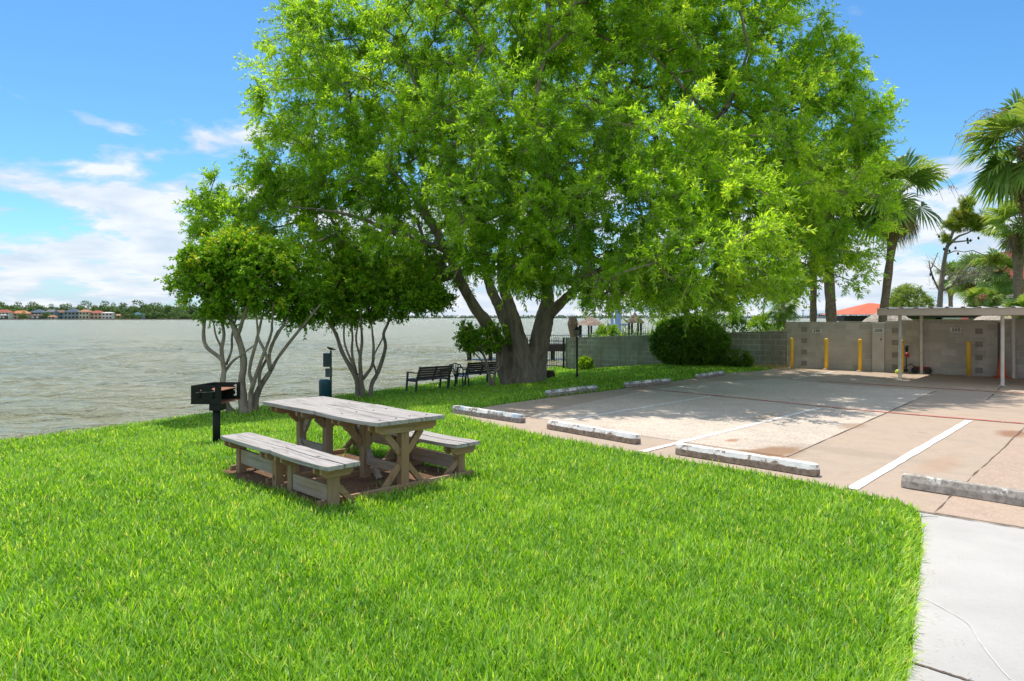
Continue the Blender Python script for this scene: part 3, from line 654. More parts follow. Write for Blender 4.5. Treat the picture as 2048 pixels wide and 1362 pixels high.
# ------------------------------------------------------------------ lawn mower, hose bag, cone, jug
def on_ground(px, py): return G(px, py, 0.012)
mw = G(1833, 745.5, 0.012); t = thing('lawn_mower', 'red push lawn mower with dark engine parked against the block wall', 'lawn mower', mw, math.atan2(wd.y, wd.x))
MB().xprism([(-.22, .10), (.22, .10), (.25, .17), (.12, .24), (-.12, .24), (-.25, .17)], -.05, .42).build('deck', M['red'], t, bevel=.02)
mb = MB(); mb.lathe([(.13, .24), (.14, .32), (.12, .40), (.13, .42), (.08, .47), (.03, .5)], (.2, 0, 0), 16); mb.box((.05, 0, .36), (.16, .18, .12)); mb.build('engine', M['engine'], t, bevel=.01)
mb = MB(); mb.lathe([(.05, .5), (.06, .53), (.03, .55)], (.2, 0, 0), 12); mb.build('fuel_cap', M['black'], t)
for x in (0, .38):
    for y in (-.26, .26):
        mb = MB(); mb.tube([(x, y - .02, .1), (x, y + .02, .1)], .1, 16); mb.build('wheel', M['black'], t)
mb = MB()
for y in (-.2, .2): mb.tube([(.02, y, .18), (-.12, y, .30), (-.32, y, .16)], .012, 6)
mb.build('handle', M['black'], t)
mb = MB(); mb.lathe([(.02, 0), (.17, .02), (.2, .09), (.14, .18), (.02, .2)], (-.28, 0, 0), 14); mb.build('grass_bag', M['bench_frame'], t, True)
jj = G(1804, 747.5, 0.012); jj += Vector((-.12, -.05, 0)); t = thing('water_jug', 'small lime yellow plastic jug lying by the bollard near the mower', 'jug', jj)
MB().lathe([(.05, 0), (.11, .02), (.12, .08), (.08, .13), (.03, .15)], n=14).build('jug_body', M['lime'], t, True)
MB().lathe([(.02, .15), (.02, .17)], n=10).build('cap', M['black'], t)
s_ = onwall(1816); p_ = wallA + wd * s_ + Vector((wd.y, -wd.x, 0)) * .10
t = thing('string_trimmer', 'black string trimmer with red motor leaning on the wall behind the bollard', 'string trimmer', (p_.x, p_.y, .012), math.atan2(wd.y, wd.x))
mb = MB(); mb.tube([(.02, -.22, .04), (.0, -.14, .4), (-.02, -.04, .88)], .016, 8); mb.build('shaft', M['black'], t)
mb = MB(); mb.lathe([(.03, .5), (.06, .53), (.065, .62), (.04, .66)], (.02, -.13, 0), 12); mb.build('motor', M['red'], t, True)
mb = MB(); mb.lathe([(.02, .68), (.05, .74), (.05, .86), (.02, .92)], (0, -.08, 0), 12); mb.build('hand_grip', M['black'], t, True)
cn = G(2004, 755.5, 0.012); t = thing('traffic_cone', 'faded orange traffic cone against the wall behind the carport post', 'traffic cone', cn)
MB().box((0, 0, .015), (.36, .36, .03)).build('base', M['orange'], t, bevel=.01)
MB().lathe([(.14, .03), (.12, .10), (.03, .88), (.02, .90)], n=18).build('cone_body', M['orange'], t, True)

# ------------------------------------------------------------------ lamp post
lp = G(1154, 757.5); lt = thing('lamp_post', 'short black lamp post with lantern on the shaded lawn', 'lamp post', lp)
hL = CH + (HY - 650) / FPX * lp.y - lp.z
MB().lathe([(.05, -.03), (.05, .12), (.034, .16), (.030, hL - .42), (.045, hL - .40), (.02, hL - .37)], n=12).build('pole', M['black'], lt, True)
mb = MB(); mb.lathe([(.05, hL - .36), (.085, hL - .16)], n=4); mb.build('lantern_glass', M['glass'], lt)
mb = MB(); mb.lathe([(.11, hL - .16), (.06, hL - .08), (.02, hL - .04), (.015, hL)], n=8)
for a in range(4):
    th = a * math.pi / 2; mb.tube([(.052 * math.cos(th), .052 * math.sin(th), hL - .37), (.09 * math.cos(th), .09 * math.sin(th), hL - .15)], .008, 5)
mb.build('lantern_cap', M['black'], lt)

# ------------------------------------------------------------------ dog waste station + bird
dp = W(657, 800, 19.6); dz = float(tz(dp.x, dp.y)); st = thing('waste_station', 'dark teal pet waste station post with bag box, plate and bin by the water', 'waste station', (dp.x, dp.y, dz), R(-8))
hS = CH + (HY - 701) / FPX * 19.6 - dz
mb = MB(); mb.box((.07, 0, hS / 2 - .05), (.045, .045, hS + .1)); mb.build('post', M['teal'], st, bevel=.004)
MB().box((0, -.09, hS - .26), (.2, .13, .38)).build('bag_box', M['teal'], st, bevel=.015)
MB().box((.03, -.055, hS - .62), (.2, .02, .24)).build('notice_plate', M['sign_back'], st, bevel=.004)
mb = MB(); mb.lathe([(.13, hS - 1.3), (.15, hS - 1.28), (.16, hS - .86), (.155, hS - .82), (.1, hS - .80)], (-.06, -.13, 0), 18); mb.build('bin', M['bluegreen'], st, True)
bt = thing('perched_bird', 'small dark bird perched on top of the waste station post', 'bird', (dp.x + .07, dp.y, dz + hS), R(170))
mb = MB(); mb.tube([(-.16, 0, .02), (-.06, 0, .035), (0, 0, .05), (.05, 0, .055), (.085, 0, .085), (.11, 0, .09), (.135, 0, .085)], [.006, .022, .036, .032, .022, .018, .003], 8)
mb.tube([(0, .01, .03), (.01, .01, 0)], .004, 4); mb.tube([(0, -.01, .03), (.01, -.01, 0)], .004, 4)
mb.build('body', M['black'], bt, True)

# ------------------------------------------------------------------ barbecue grill
gp = G(433, 886.5); gt = thing('park_grill', 'black steel park grill on a thick post with rusty plates', 'grill', gp, 0)
def gl_(px, py, d): q = W(px, py, d); return q - gp
mb = MB(); mb.lathe([(.056, -.05), (.056, gl_(0, 815, gp.y).z)], n=20); mb.build('post', M['grill'], gt, True)
zt = gl_(0, 771, 10.75).z; zb = zt - .285
MB().box((0.02, 0.0, zb - .05), (.19, .19, .10)).build('collar', M['grill'], gt, bevel=.004)
P0 = gl_(382, 771, 10.72); P1 = gl_(442.5, 771, 10.72); P2 = gl_(428, 762, 11.32); P3 = gl_(480.5, 762, 11.32)
P0.y -= 0; tB = .009
def plate(a, b, z0, z1, holes, name, mat):
    # vertical plate from a to b built as a grid with notched slots left open
    mb = MB(); L = (b - a).length; xs_ = sorted({0, L, *[h[0] for h in holes], *[h[1] for h in holes]}); zs = sorted({z0, z1, *[h[2] for h in holes], *[h[3] for h in holes]})
    d = Vector((b.x - a.x, b.y - a.y, 0)).normalized()
    for i in range(len(xs_) - 1):
        for j in range(len(zs) - 1):
            cx_ = (xs_[i] + xs_[i + 1]) / 2; cz = (zs[j] + zs[j + 1]) / 2
            if any(h[0] < cx_ < h[1] and h[2] < cz < h[3] for h in holes): continue
            p = Vector((a.x, a.y, 0)) + d * cx_; mb.box((p.x, p.y, cz), (xs_[i + 1] - xs_[i], tB, zs[j + 1] - zs[j]), math.atan2(d.y, d.x))
    return mb.build(name, mat, gt)
def slots(x, z0, z1): # a comb slot: vertical with two teeth
    h = (z1 - z0); return [(x, x + .02, z0, z1), (x - .025, x, z1 - .03, z1 - .012), (x - .025, x, z0 + h * .45, z0 + h * .45 + .018), (x - .025, x, z0, z0 + .018)]
plate(P0, P1, zb, zt, slots(.14, zb + .09, zt - .03) + slots(.345, zb + .09, zt - .03), 'side_plate', M['grill'])
plate(P2, P3, zb, zt + .0, slots(.345, zb + .07, zt - .03), 'side_plate', M['grill'])
mb = MB(); mb.beam((P0.x, P0.y + .01, (zb + zt) / 2), (P2.x, P2.y - .01, (zb + zt) / 2), tB, zt - zb); mb.build('back_plate', M['grill'], gt)
mb = MB(); mb.add([(P0.x + .01, P0.y + .006, zb + .004), (P1.x, P1.y + .006, zb + .004), (P3.x, P3.y - .006, zb + .004), (P2.x + .01, P2.y - .006, zb + .004), (P0.x + .01, P0.y + .006, zb + .014), (P1.x, P1.y + .006, zb + .014), (P3.x, P3.y - .006, zb + .014), (P2.x + .01, P2.y - .006, zb + .014)], [(0, 3, 2, 1), (4, 5, 6, 7), (0, 1, 5, 4), (1, 2, 6, 5), (2, 3, 7, 6), (3, 0, 4, 7)]); mb.build('fire_pan', M['rust'], gt)
mb = MB(); zg = zt - .085
mb.add([(P0.x + .08, P0.y + .012, zg), (P1.x - .02, P1.y + .012, zg), (P3.x - .04, P3.y - .012, zg), (P2.x + .06, P2.y - .012, zg), (P0.x + .08, P0.y + .012, zg + .008), (P1.x - .02, P1.y + .012, zg + .008), (P3.x - .04, P3.y - .012, zg + .008), (P2.x + .06, P2.y - .012, zg + .008)], [(0, 3, 2, 1), (4, 5, 6, 7), (0, 1, 5, 4), (1, 2, 6, 5), (2, 3, 7, 6), (3, 0, 4, 7)]); mb.build('cooking_plate', M['rust'], gt)
mb = MB(); y0 = P0.y - .035; zh = zt - .095
mb.tube([(P0.x + .085, y0 + .03, zh - .02), (P0.x + .09, y0, zh - .012), (P0.x + .17, y0 - .005, zh), (P0.x + .26, y0, zh - .004), (P0.x + .36, y0, zh + .006), (P0.x + .365, y0 + .03, zh + .006)], .006, 6); mb.build('handle', M['engine'], gt)

# ------------------------------------------------------------------ picnic table (one joined timber set)
pt = thing('picnic_table', 'long weathered grey timber picnic table with two benches on a dirt patch', 'picnic table', (-1.94, 8.19, 0), math.atan2(-.714, .70))
random.seed(5)
TZ = .745
def plank_top(x0, x1, y0, y1, z, th, npl, sag, name, zoff=0.0, gap=.004, ragl=0.0):
    wdt = (y1 - y0) / npl
    mb = MB()
    for i in range(npl):
        ya = y0 + i * wdt + gap / 2; yb = y0 + (i + 1) * wdt - gap / 2; n = 12; e0 = random.uniform(-ragl, ragl); e1 = random.uniform(-ragl, ragl); vs = []
        dz_ = random.uniform(-.002, .002)
        cut = .012
        for s in range(n + 1):
            t_ = s / n; x = (x0 + e0) * (1 - t_) + (x1 + e1) * t_; zz_ = z + zoff - sag * math.sin(math.pi * t_) + dz_
            ya_, yb_ = ya, yb
            if s == 0 and i == 0: ya_ = ya + cut
            if s == n and i == 0: ya_ = ya + cut
            if s in (0, n) and i == npl - 1: yb_ = yb - cut
            vs += [(x, ya_, zz_), (x, yb_, zz_), (x, yb_, zz_ - th), (x, ya_, zz_ - th)]
        fs = [(0, 1, 2, 3), (4 * n + 3, 4 * n + 2, 4 * n + 1, 4 * n)]
        for s in range(n):
            a = 4 * s; fs += [(a, a + 4, a + 5, a + 1), (a + 1, a + 5, a + 6, a + 2), (a + 2, a + 6, a + 7, a + 3), (a + 3, a + 7, a + 4, a)]
        mb.add(vs, fs)
    return mb.build(name, M['top'], pt, bevel=.004)
plank_top(-1.29, .0, -.43, .43, TZ, .042, 4, .0, 'tabletop', .0, ragl=.004)
plank_top(.006, 1.30, -.435, .435, TZ, .042, 4, .012, 'tabletop', .006, ragl=.004)
def tsupport(x, side=1, brace_lo=True, hgt=TZ, mirror=False):
    c0 = hgt - .045
    for dx in (-.065, .065):
        pass
    mb = MB()
    for dx in (-.065, .065):
        mb.xprism([(-.38, c0), (-.38, c0 - .06), (-.32, c0 - .095), (.32, c0 - .095), (.38, c0 - .06), (.38, c0)], x + dx - .019, x + dx + .019)
    mb.build('crossbeam', M['wood_y'], pt, bevel=.003)
    MB().box((x, 0, (c0 - .15) / 2), (.09, .095, c0 + .05 + .10)).build('post', M['wood_z'], pt, bevel=.004)
    mb = MB()
    if x > 0: mb.beam((x, .045, .38), (x, .23, c0 - .10), .045, .07); mb.beam((x, -.045, .38), (x, -.23, c0 - .10), .045, .07)
    else: mb.beam((x, .04, .50), (x, .15, c0 - .10), .045, .08); mb.beam((x, -.04, .50), (x, -.15, c0 - .10), .045, .08)
    mb.build('brace', M['wood_z'], pt, bevel=.003)
    mb = MB()
    if x > 1: mb.beam((x, .05, .25), (x, .25, .02), .04, .06); mb.beam((x, -.05, .25), (x, -.25, .02), .04, .06); mb.build('brace', M['wood_z'], pt, bevel=.003)
    elif x > 0: mb.beam((x + .03, .02, .30), (x + .26, .02, .02), .04, .06, (0, 1, 0)); mb.build('brace', M['wood_x'], pt, bevel=.003)
    elif x < -1: mb.beam((x + .03, -.02, .26), (x + .2, -.02, .02), .04, .06, (0, 1, 0)); mb.build('brace', M['wood_x'], pt, bevel=.003)
for x in (-1.08, -.42, .40, 1.13): tsupport(x)
mb = MB(); mb.beam((.36, -.02, .36), (.06, -.02, .69), .045, .08); mb.build('brace', M['wood_x'], pt, bevel=.003)
mb = MB(); mb.beam((-1.04, .02, .36), (-.80, .02, .69), .045, .08); mb.build('brace', M['wood_x'], pt, bevel=.003)
MB().box((.765, 0, .20), (.62, .04, .09)).build('stretcher', M['wood_x'], pt, bevel=.003)
MB().box((-.75, 0, .20), (.55, .04, .09)).build('stretcher', M['wood_x'], pt, bevel=.003)
for x, ya, yb in ((1.185, -1.02, .92), (.30, -.95, .92), (-.05, -.95, .92), (-.98, -.95, .85)):
    MB().box((x, (ya + yb) / 2, .015), (.04, yb - ya, .09)).build('ground_sill', M['wood_y'], pt, bevel=.003)
def bench(yc, x0, xm, x1, bz, hs_, zl):
    plank_top(x0, xm, yc - .185, yc + .185, bz, .042, 2, .0, 'bench_seat', .0, .006, .006)
    plank_top(xm + .006, x1, yc - .19, yc + .19, bz, .042, 2, .010, 'bench_seat', .005, .012, .006)
    for j, x in enumerate(hs_):
        MB().box((x, yc, (bz - .05) / 2 - .05), (.09, .09, bz + .05)).build('bench_leg', M['wood_z'], pt, bevel=.004)
        mb = MB(); c0 = bz - .045
        for dx in (-.064, .064):
            mb.xprism([(yc - .17, c0), (yc - .17, c0 - .05), (yc - .12, c0 - .085), (yc + .12, c0 - .085), (yc + .17, c0 - .05), (yc + .17, c0)], x + dx - .019, x + dx + .019)
        mb.build('bench_crossbeam', M['wood_y'], pt, bevel=.003)
        s = 1 if yc < 0 else -1
        mb = MB(); mb.beam((x, yc + s * .04, bz * .45), (x, yc + s * .20, .02), .045, .06); mb.build('bench_brace', M['wood_y'], pt, bevel=.003)
    for a, b, zc_ in ((hs_[0], hs_[1], zl[0]), (hs_[2], hs_[3], zl[1])):
        MB().box(((a + b) / 2, yc - .01, zc_), (b - a - .10, .04, .16)).build('bench_rail', M['wood_x'], pt, bevel=.003)
bench(-.90, -.98, .27, 1.46, .43, (-.80, .12, .46, 1.26), (.20, .12))
bench(.82, -1.25, .0, 1.24, .385, (-1.08, -.12, .16, 1.08), (.24, .14))
for x in (-1.08, -.42, .40, 1.13):
    for y in (-.30, -.1, .1, .30):
        MB().lathe([(.011, 0), (.009, .004), (.002, .005)], (x + random.uniform(-.02, .02), y, TZ + (.006 if x > 0 else 0) - (.010 if 0 < x < 1 else .004) + .002), 8).build('bolt', M['black'], pt)
# dirt patch under it
Mt = Matrix.Translation((-1.94, 8.19, 0)) @ Matrix.Rotation(math.atan2(-.714, .70), 4, 'Z')
dirt_local = [(-1.05, -1.05), (-.4, -1.10), (.4, -.98), (1.22, -1.0), (1.25, -.3), (1.22, .5), (1.2, .9), (.6, .90), (.1, .75), (-.5, .72), (-1.0, .5), (-1.12, -.2)]
dirt = [tuple((Mt @ Vector((x, y, 0)))[:2]) for x, y in dirt_local]
struct(sheet('dirt_patch', [((x + 1.94) * 1.02 - 1.94, (y - 8.19) * 1.02 + 8.19) for x, y in dirt], .006, M['dirt']))

# ------------------------------------------------------------------ park benches and chair
def park_bench(loc, rz, label):
    # local +x along the bench, local -y is the back side (towards the camera), seat towards +y
    t = thing('park_bench', label, 'bench', loc, rz, 'dark slatted benches facing the lake')
    L = 1.30
    for i, z in enumerate((.46, .535, .61, .685, .76)):
        MB().box((0, -.02 - .035 * i, z), (L, .024, .066)).build('back_slat', M['bench'], t, bevel=.004)
    mb = MB()
    for i in range(5): mb.box((0, .06 + i * .09, .40 - .006 * (4 - i)), (L - .08, .075, .022))
    mb.build('seat', M['bench'], t, bevel=.004)
    for x in (-L / 2 + .03, 0, L / 2 - .03):
        mb = MB(); mb.beam((x, .06, -.05), (x, 0, .38), .045, .06, (1, 0, 0)) if x else None
        mb.beam((x, .02, .34), (x, -.19, .80), .045, .05, (1, 0, 0)); mb.build('back_frame', M['bench_frame'], t, bevel=.004)
    for s in (-1, 1):
        x = s * (L / 2 + .005)
        MB().beam((x, .50, -.05), (x, .42, .60), .05, .055, (1, 0, 0)).build('front_leg', M['bench_frame'], t, bevel=.004)
        MB().box((x, .17, .61), (.07, .58, .03)).build('armrest', M['bench_frame'], t, bevel=.006)
        MB().box((x * .97, .22, .36), (.035, .5, .06)).build('seat_rail', M['bench_frame'], t)
    return t
b1 = G(866, 783); park_bench((b1.x, b1.y, b1.z), R(44), 'dark slatted bench facing the lake, left of the plastic chair')
b2 = G(961, 770); park_bench((b2.x, b2.y, b2.z), R(40), 'dark slatted bench facing the lake, between plastic chair and big trunk')
c1 = G(918, 777); t = thing('plastic_chair', 'dark green plastic garden chair with fan back between the two benches', 'chair', c1, R(-20))
# fan back
mb = MB()
for i in range(7):
    a = R(-33 + 11 * i); mb.beam((.10 * math.sin(a) * 1.2, -.20, .42), (.30 * math.sin(a) * 1.15, -.30, .42 + .40 * math.cos(a)), .022, .010, (0, 1, 0))
mb.build('back_slats', M['chair'], t)
mb = MB(); mb.tube([(-.24, -.18, .42), (-.25, -.26, .65), (-.19, -.30, .78), (0, -.31, .84), (.19, -.30, .78), (.25, -.26, .65), (.24, -.18, .42)], .018, 6); mb.build('back_rim', M['chair'], t, True)
MB().box((0, .02, .41), (.46, .44, .025)).build('seat', M['chair'], t, bevel=.01)
for s in (-1, 1):
    mb = MB(); mb.tube([(s * .25, -.24, .62), (s * .29, 0, .63), (s * .28, .22, .62), (s * .26, .26, .5)], .02, 6); mb.build('armrest', M['chair'], t, True)
    for y0_, y1_ in ((-.2, -.28), (.2, .26)):
        MB().beam((s * .22, y0_, .42), (s * .26, y1_, -.03), .03, .05).build('leg', M['chair'], t)

# stump block
lg = G(1098, 757); t = MB().lathe([(.20, -.05), (.21, .1), (.19, .26), (.17, .28)], n=12).build('log_stump', M['log'], loc=lg, smooth=False); tag(t, 'small dark sawn log beside the foot of the big tree trunk', 'log')

# ------------------------------------------------------------------ iron fence + pier
fa = Vector((2.3, 31.45, 0)); fb = G(1062, 740); fb = Vector((.85, 31.9, -.5))
ft = thing('iron_fence', 'black wrought iron fence panel closing the gap between tree and low wall', 'fence', (fa.x, fa.y, -.5), math.atan2(fb.y - fa.y, fb.x - fa.x))
L = (fb - Vector((fa.x, fa.y, -.5))).length + 1.2
mb = MB(); n = int(L / .105)
for i in range(n): mb.tube([(.1 + i * .105, 0, .02), (.1 + i * .105, 0, 1.36), (.1 + i * .105, 0, 1.42)], [.011, .011, .002], 5)
mb.build('pickets', M['black'], ft)
mb = MB(); mb.box((L / 2, 0, 1.24), (L, .03, .035)); mb.box((L / 2, 0, .12), (L, .03, .035)); mb.build('rails', M['black'], ft)
MB().box((-.02, 0, .68), (.09, .09, 1.45)).build('gate_post', M['black'], ft, bevel=.004)
# pier
pz = -.36
t = thing('pier', 'dark timber pier with blue grey railing reaching over the lake', 'pier', (0, 0, 0))
pA = W(926, 0, 50); pB = Vector((5.5, 51, 0)); pC = Vector((17, 53, 0))
mb = MB(); mb.beam((pA.x, pA.y, pz), (pB.x, pB.y, pz), 1.8, .5); mb.beam((pB.x, pB.y, pz + .004), (pC.x, pC.y, pz + .004), 1.8, .5)
mb.build('deck', M['deck'], t)
for i in range(6):
    q = pA.lerp(pB, (i + .3) / 6)
    for e in (-.7, .7): MB().tube([(q.x, q.y + e, -2.2), (q.x, q.y + e, pz - .2)], .12, 8).build('pile', M['deck'], t)
for i in range(4):
    q = pB.lerp(pC, (i + .5) / 4); MB().tube([(q.x, q.y, -2.2), (q.x, q.y, pz - .2)], .12, 8).build('pile', M['deck'], t)
def rail(a, b, name='railing', zt_=.55):
    mb = MB(); Ln = (b - a).length; n = int(Ln / .13)
    for i in range(n + 1):
        q = a.lerp(b, i / n); mb.box((q.x, q.y, pz + .22 + zt_ / 2 + .05), (.035, .035, zt_))
    mb.beam((a.x, a.y, pz + .18 + zt_ + .1), (b.x, b.y, pz + .18 + zt_ + .1), .09, .045); mb.beam((a.x, a.y, pz + .24), (b.x, b.y, pz + .24), .04, .04)
    mb.build(name, M['pier_rail'], t)
rail(Vector((.6, 49.7, 0)), Vector((5.6, 50.2, 0)), zt_=.62); rail(Vector((5.6, 50.2, 0)), Vector((11, 51.2, 0)), zt_=.72)
# palapas
def thatch_roof(t, r0, z0, z1, seed, mat, parentname='thatch_roof', n=28, rows=5):
    random.seed(seed); mb = MB(); 
    prof = []
    for i in range(rows):
        a = i / rows; b = (i + 1) / rows
        prof += [(r0 * (1 - a) + .02, z0 + (z1 - z0) * (a ** .85)), (r0 * (1 - b) + .10, z0 + (z1 - z0) * (b ** .85) - .02)]
    prof = [(r0 * .93, z0 + .06)] + prof + [(.03, z1 + .03)]
    o = len(mb.v); mb.lathe(prof, n=n)
    mb.v = [(x * (1 + random.uniform(-.02, .02)), y * (1 + random.uniform(-.02, .02)), z + random.uniform(-.03, .03)) for x, y, z in mb.v]
    return mb.build(parentname, mat, t)
def palapa(px, d, zr0, zr1, r, label, mat, posts_=6, floor=-.3, name='thatched_hut', ring=None):
    p = W(px, 0, d); t = thing(name, label, 'hut', (p.x, p.y, floor), group='thatched shelters beyond the walls')
    thatch_roof(t, r, zr0 - floor, zr1 - floor, int(px), mat)
    for i in range(posts_):
        a = i * 2 * math.pi / posts_ + .3; q = (math.cos(a) * r * .75, math.sin(a) * r * .75)
        MB().tube([(q[0], q[1], 0), (q[0], q[1], zr0 - floor + .12)], .07, 8).build('post', M['deck'], t)
    MB().lathe([(r * .85, -.12), (r * .85, 0)], n=20).build('platform', M['deck'], t)
palapa(1180, 52, CH + (HY - 650.5) / FPX * 52, CH + (HY - 633) / FPX * 52, 1.12, 'brown thatched hut roof on dark posts at the pier beyond the lamp', M['thatch'], 6, pz + .17)
palapa(1270, 44, CH + (HY - 646) / FPX * 44, CH + (HY - 627) / FPX * 44, .55, 'small pale thatched roof peeking over plants behind the low wall', M['thatch'], 4, -.1)
palapa(1776, 34, CH + (HY - 643) / FPX * 34, CH + (HY - 616) / FPX * 34, 1.10, 'pale thatched cone roof behind the tall wall by the leaning palm', M['thatch_pale'], 5, -.1)
palapa(2012, 30, CH + (HY - 640) / FPX * 30, CH + (HY - 616) / FPX * 30, 1.15, 'pale thatched roof seen under the carport edge at far right', M['thatch_pale'], 5, -.1)
# palm stump by the hut
q = W(1147, 672, 35); t = thing('palm_stump', 'broken brown palm stump behind the lamp post lantern', 'palm stump', (q.x, q.y, -.5))
mb = MB(); zt_ = CH + (HY - 633) / FPX * 35 + .5; mb.tube([(0, 0, 0), (.02, 0, zt_ * .5), (-.02, 0, zt_ * .72), (-.04, 0, zt_ * .85), (-.05, 0, zt_)], [.14, .15, .19, .25, .15], 10, jit=.25); mb.build('trunk', M['palm_bark'], t)

# ------------------------------------------------------------------ orange roofed building and other buildings at right
def box_house(name, label, c, sx, sy, hw_, hr, rz, wallm, roofm, cat='building', wins=4, over=.5, hip=.3, group=None, win=M['dark_void'], zbase=0.0):
    t = thing(name, label, cat, (c[0], c[1], zbase), rz, group)
    MB().box((0, 0, hw_ / 2 - .3), (sx, sy, hw_ + .6)).build('wall', wallm, t)
    X = sx / 2 + over; Y = sy / 2 + over; rx = X * (1 - hip * 2) if hip else X
    mb = MB(); mb.add([(-X, -Y, hw_ + .01), (X, -Y, hw_ + .01), (X, Y, hw_ + .01), (-X, Y, hw_ + .01), (-rx, 0, hw_ + hr), (rx, 0, hw_ + hr)], [(0, 3, 2, 1), (0, 1, 5, 4), (2, 3, 4, 5), (1, 2, 5), (3, 0, 4)]); mb.build('roof', roofm, t)
    for i in range(wins):
        x = -sx / 2 + sx * (i + .5) / wins
        for lv in range(max(1, int(hw_ / 3))):
            MB().box((x, -sy / 2 - .02, 1.6 + 3 * lv), (sx / wins * .5, .08, 1.4)).build('window', win, t)
    return t
d0 = 62
ob = thing('tiled_house', 'low house with bright orange red hipped roof behind the tall block wall', 'building', (W(1740, 0, d0).x, d0, -.1), R(-4))
zr = CH + (HY - 629) / FPX * d0 + .1; zp = CH + (HY - 606) / FPX * d0 + .1
MB().add([(-2.9, -3, zr), (6.5, -3, zr), (6.5, 4, zr), (-2.9, 4, zr), (.05, .5, zp), (.45, .5, zp)], [(0, 3, 2, 1), (0, 1, 5, 4), (2, 3, 4, 5), (1, 2, 5), (3, 0, 4)]).build('roof', M['tile_red'], ob)
MB().box((2.2, .4, zr / 2 - .1), (7.4, 5.6, zr)).build('wall', M['stucco'], ob)
MB().box((2.4, -2.75, zr - .28), (7.6, .25, .26)).build('fascia_beam', M['trim_white'], ob)
for x in (-1.2, 1.0, 3.6, 5.6): MB().box((x, -2.72, zr / 2 - .3), (.26, .26, zr - .3)).build('column', M['trim_white'], ob)
for x in (.1, 2.3, 4.6): MB().box((x, -2.42, zr - .85), (1.5, .06, .55)).build('window', M['dark_void'], ob)
MB().box((-2.3, -1.6, zr - .35), (1.9, 2.2, .45)).build('porch_roof', M['dark_void'], ob)
d1 = 44; tb = thing('tan_building', 'long low tan flat-roofed building seen below the carport roof', 'building', (W(1900, 0, d1).x, d1, -.1), R(-10))
zt1 = CH + (HY - 634) / FPX * d1 + .1
MB().box((0, 0, zt1 / 2 - .1), (7.6, 4, zt1 - .1)).build('wall', M['stucco'], tb)
MB().box((0, 0, zt1 + .03), (8.0, 4.4, .14)).build('roof', M['dark_void'], tb)
MB().box((-1.5, -2.03, zt1 - .7), (1.2, .06, .6)).build('window', M['dark_void'], tb)
MB().box((1.8, -2.03, zt1 - .7), (1.2, .06, .6)).build('window', M['dark_void'], tb)
# red A-frame
d2 = 85; cx2 = W(2052, 0, d2).x; af = thing('aframe_building', 'tall red brown steep-roofed building behind the palms at right edge', 'building', (cx2, d2, -.1), R(0))
zp2 = CH + (HY - 505) / FPX * d2
MB().add([(-5, -5, 0), (5, -5, 0), (0, -5, zp2), (-5, 5, 0), (5, 5, 0), (0, 5, zp2)], [(0, 1, 2), (3, 5, 4), (0, 3, 4, 1)]).build('wall', M['trim_white'], af)
red2 = simple('red brown roof', (0.34, 0.07, 0.05), (0.26, 0.05, 0.04), 3, .7, .01)
for s in (-1, 1):
    n_ = Vector((zp2, 0, 5)).normalized() * .25
    MB().add([(s * 5.2, -5.5, -.3), (0, -5.5, zp2 + .1), (0, 5.5, zp2 + .1), (s * 5.2, 5.5, -.3), (s * 5.6, -5.5, -.3), (0, -5.5, zp2 + .55), (0, 5.5, zp2 + .55), (s * 5.6, 5.5, -.3)], [(0, 1, 2, 3), (7, 6, 5, 4), (0, 4, 5, 1), (3, 2, 6, 7), (0, 3, 7, 4), (1, 5, 6, 2)]).build('roof', red2, af)
for x in (-2.6, -1.2, .2): MB().beam((x, -5.1, .2), (x + .8, -5.1, 6.2), .35, .12).build('timber_strip', red2, af)
# umbrella and kiosk
dU = 58; q = W(2002, 0, dU); um = thing('patio_umbrella', 'blue and white patio umbrella above the carport roof near the right palms', 'umbrella', (q.x, dU, -.1))
zu = CH + (HY - 603) / FPX * dU
blue = simple('pale blue canvas', (0.30, 0.34, 0.60), (0.55, 0.58, 0.72), 1.3, .8, 0, lo=.45, hi=.55)
MB().lathe([(1.05, zu - .42), (.98, zu - .3), (.3, zu + .02), (.03, zu + .12)], n=8).build('canopy', blue, um)
MB().tube([(0, 0, 0), (0, 0, zu)], .04, 8).build('pole', M['trim_white'], um)
dK = 50; q = W(2032, 0, dK); kt = thing('white_kiosk', 'small white kiosk with glazed sides beside the patio umbrella', 'kiosk', (q.x, dK, -.1))
zk = CH + (HY - 590) / FPX * dK
MB().lathe([(1.05, zk - .12), (1.0, zk), (.3, zk + .2), (.02, zk + .25)], n=6).build('roof', M['trim_white'], kt)
MB().lathe([(.7, 0), (.7, zk - 1.6)], n=6).build('base_wall', M['trim_white'], kt)
for i in range(6): MB().tube([(.68 * math.cos(i * 1.047), .68 * math.sin(i * 1.047), zk - 1.6), (.68 * math.cos(i * 1.047), .68 * math.sin(i * 1.047), zk - .1)], .06, 6).build('corner_post', M['trim_white'], kt)
MB().lathe([(.62, zk - 1.58), (.62, zk - .14)], n=6).build('glazing', simple('kiosk glass', (.25, .30, .30), None, 3, .15, 0), kt)
# blue tall thing
q = W(1236, 0, 120); t = thing('blue_tower', 'distant pale blue column building behind the pier plants', 'building', (q.x, 120, -1.3))
bl = simple('pale blue paint', (0.20, 0.33, 0.62), (0.28, 0.40, 0.66), 1, .7, 0)
MB().box((0, 0, 2.7), (.9, .9, 5.6)).build('wall', bl, t); MB().box((-1.0, 0, 2.3), (.35, .9, 4.6)).build('column', bl, t); MB().box((.2, 0, 1.9), (3.2, 1, .3)).build('roof', bl, t)

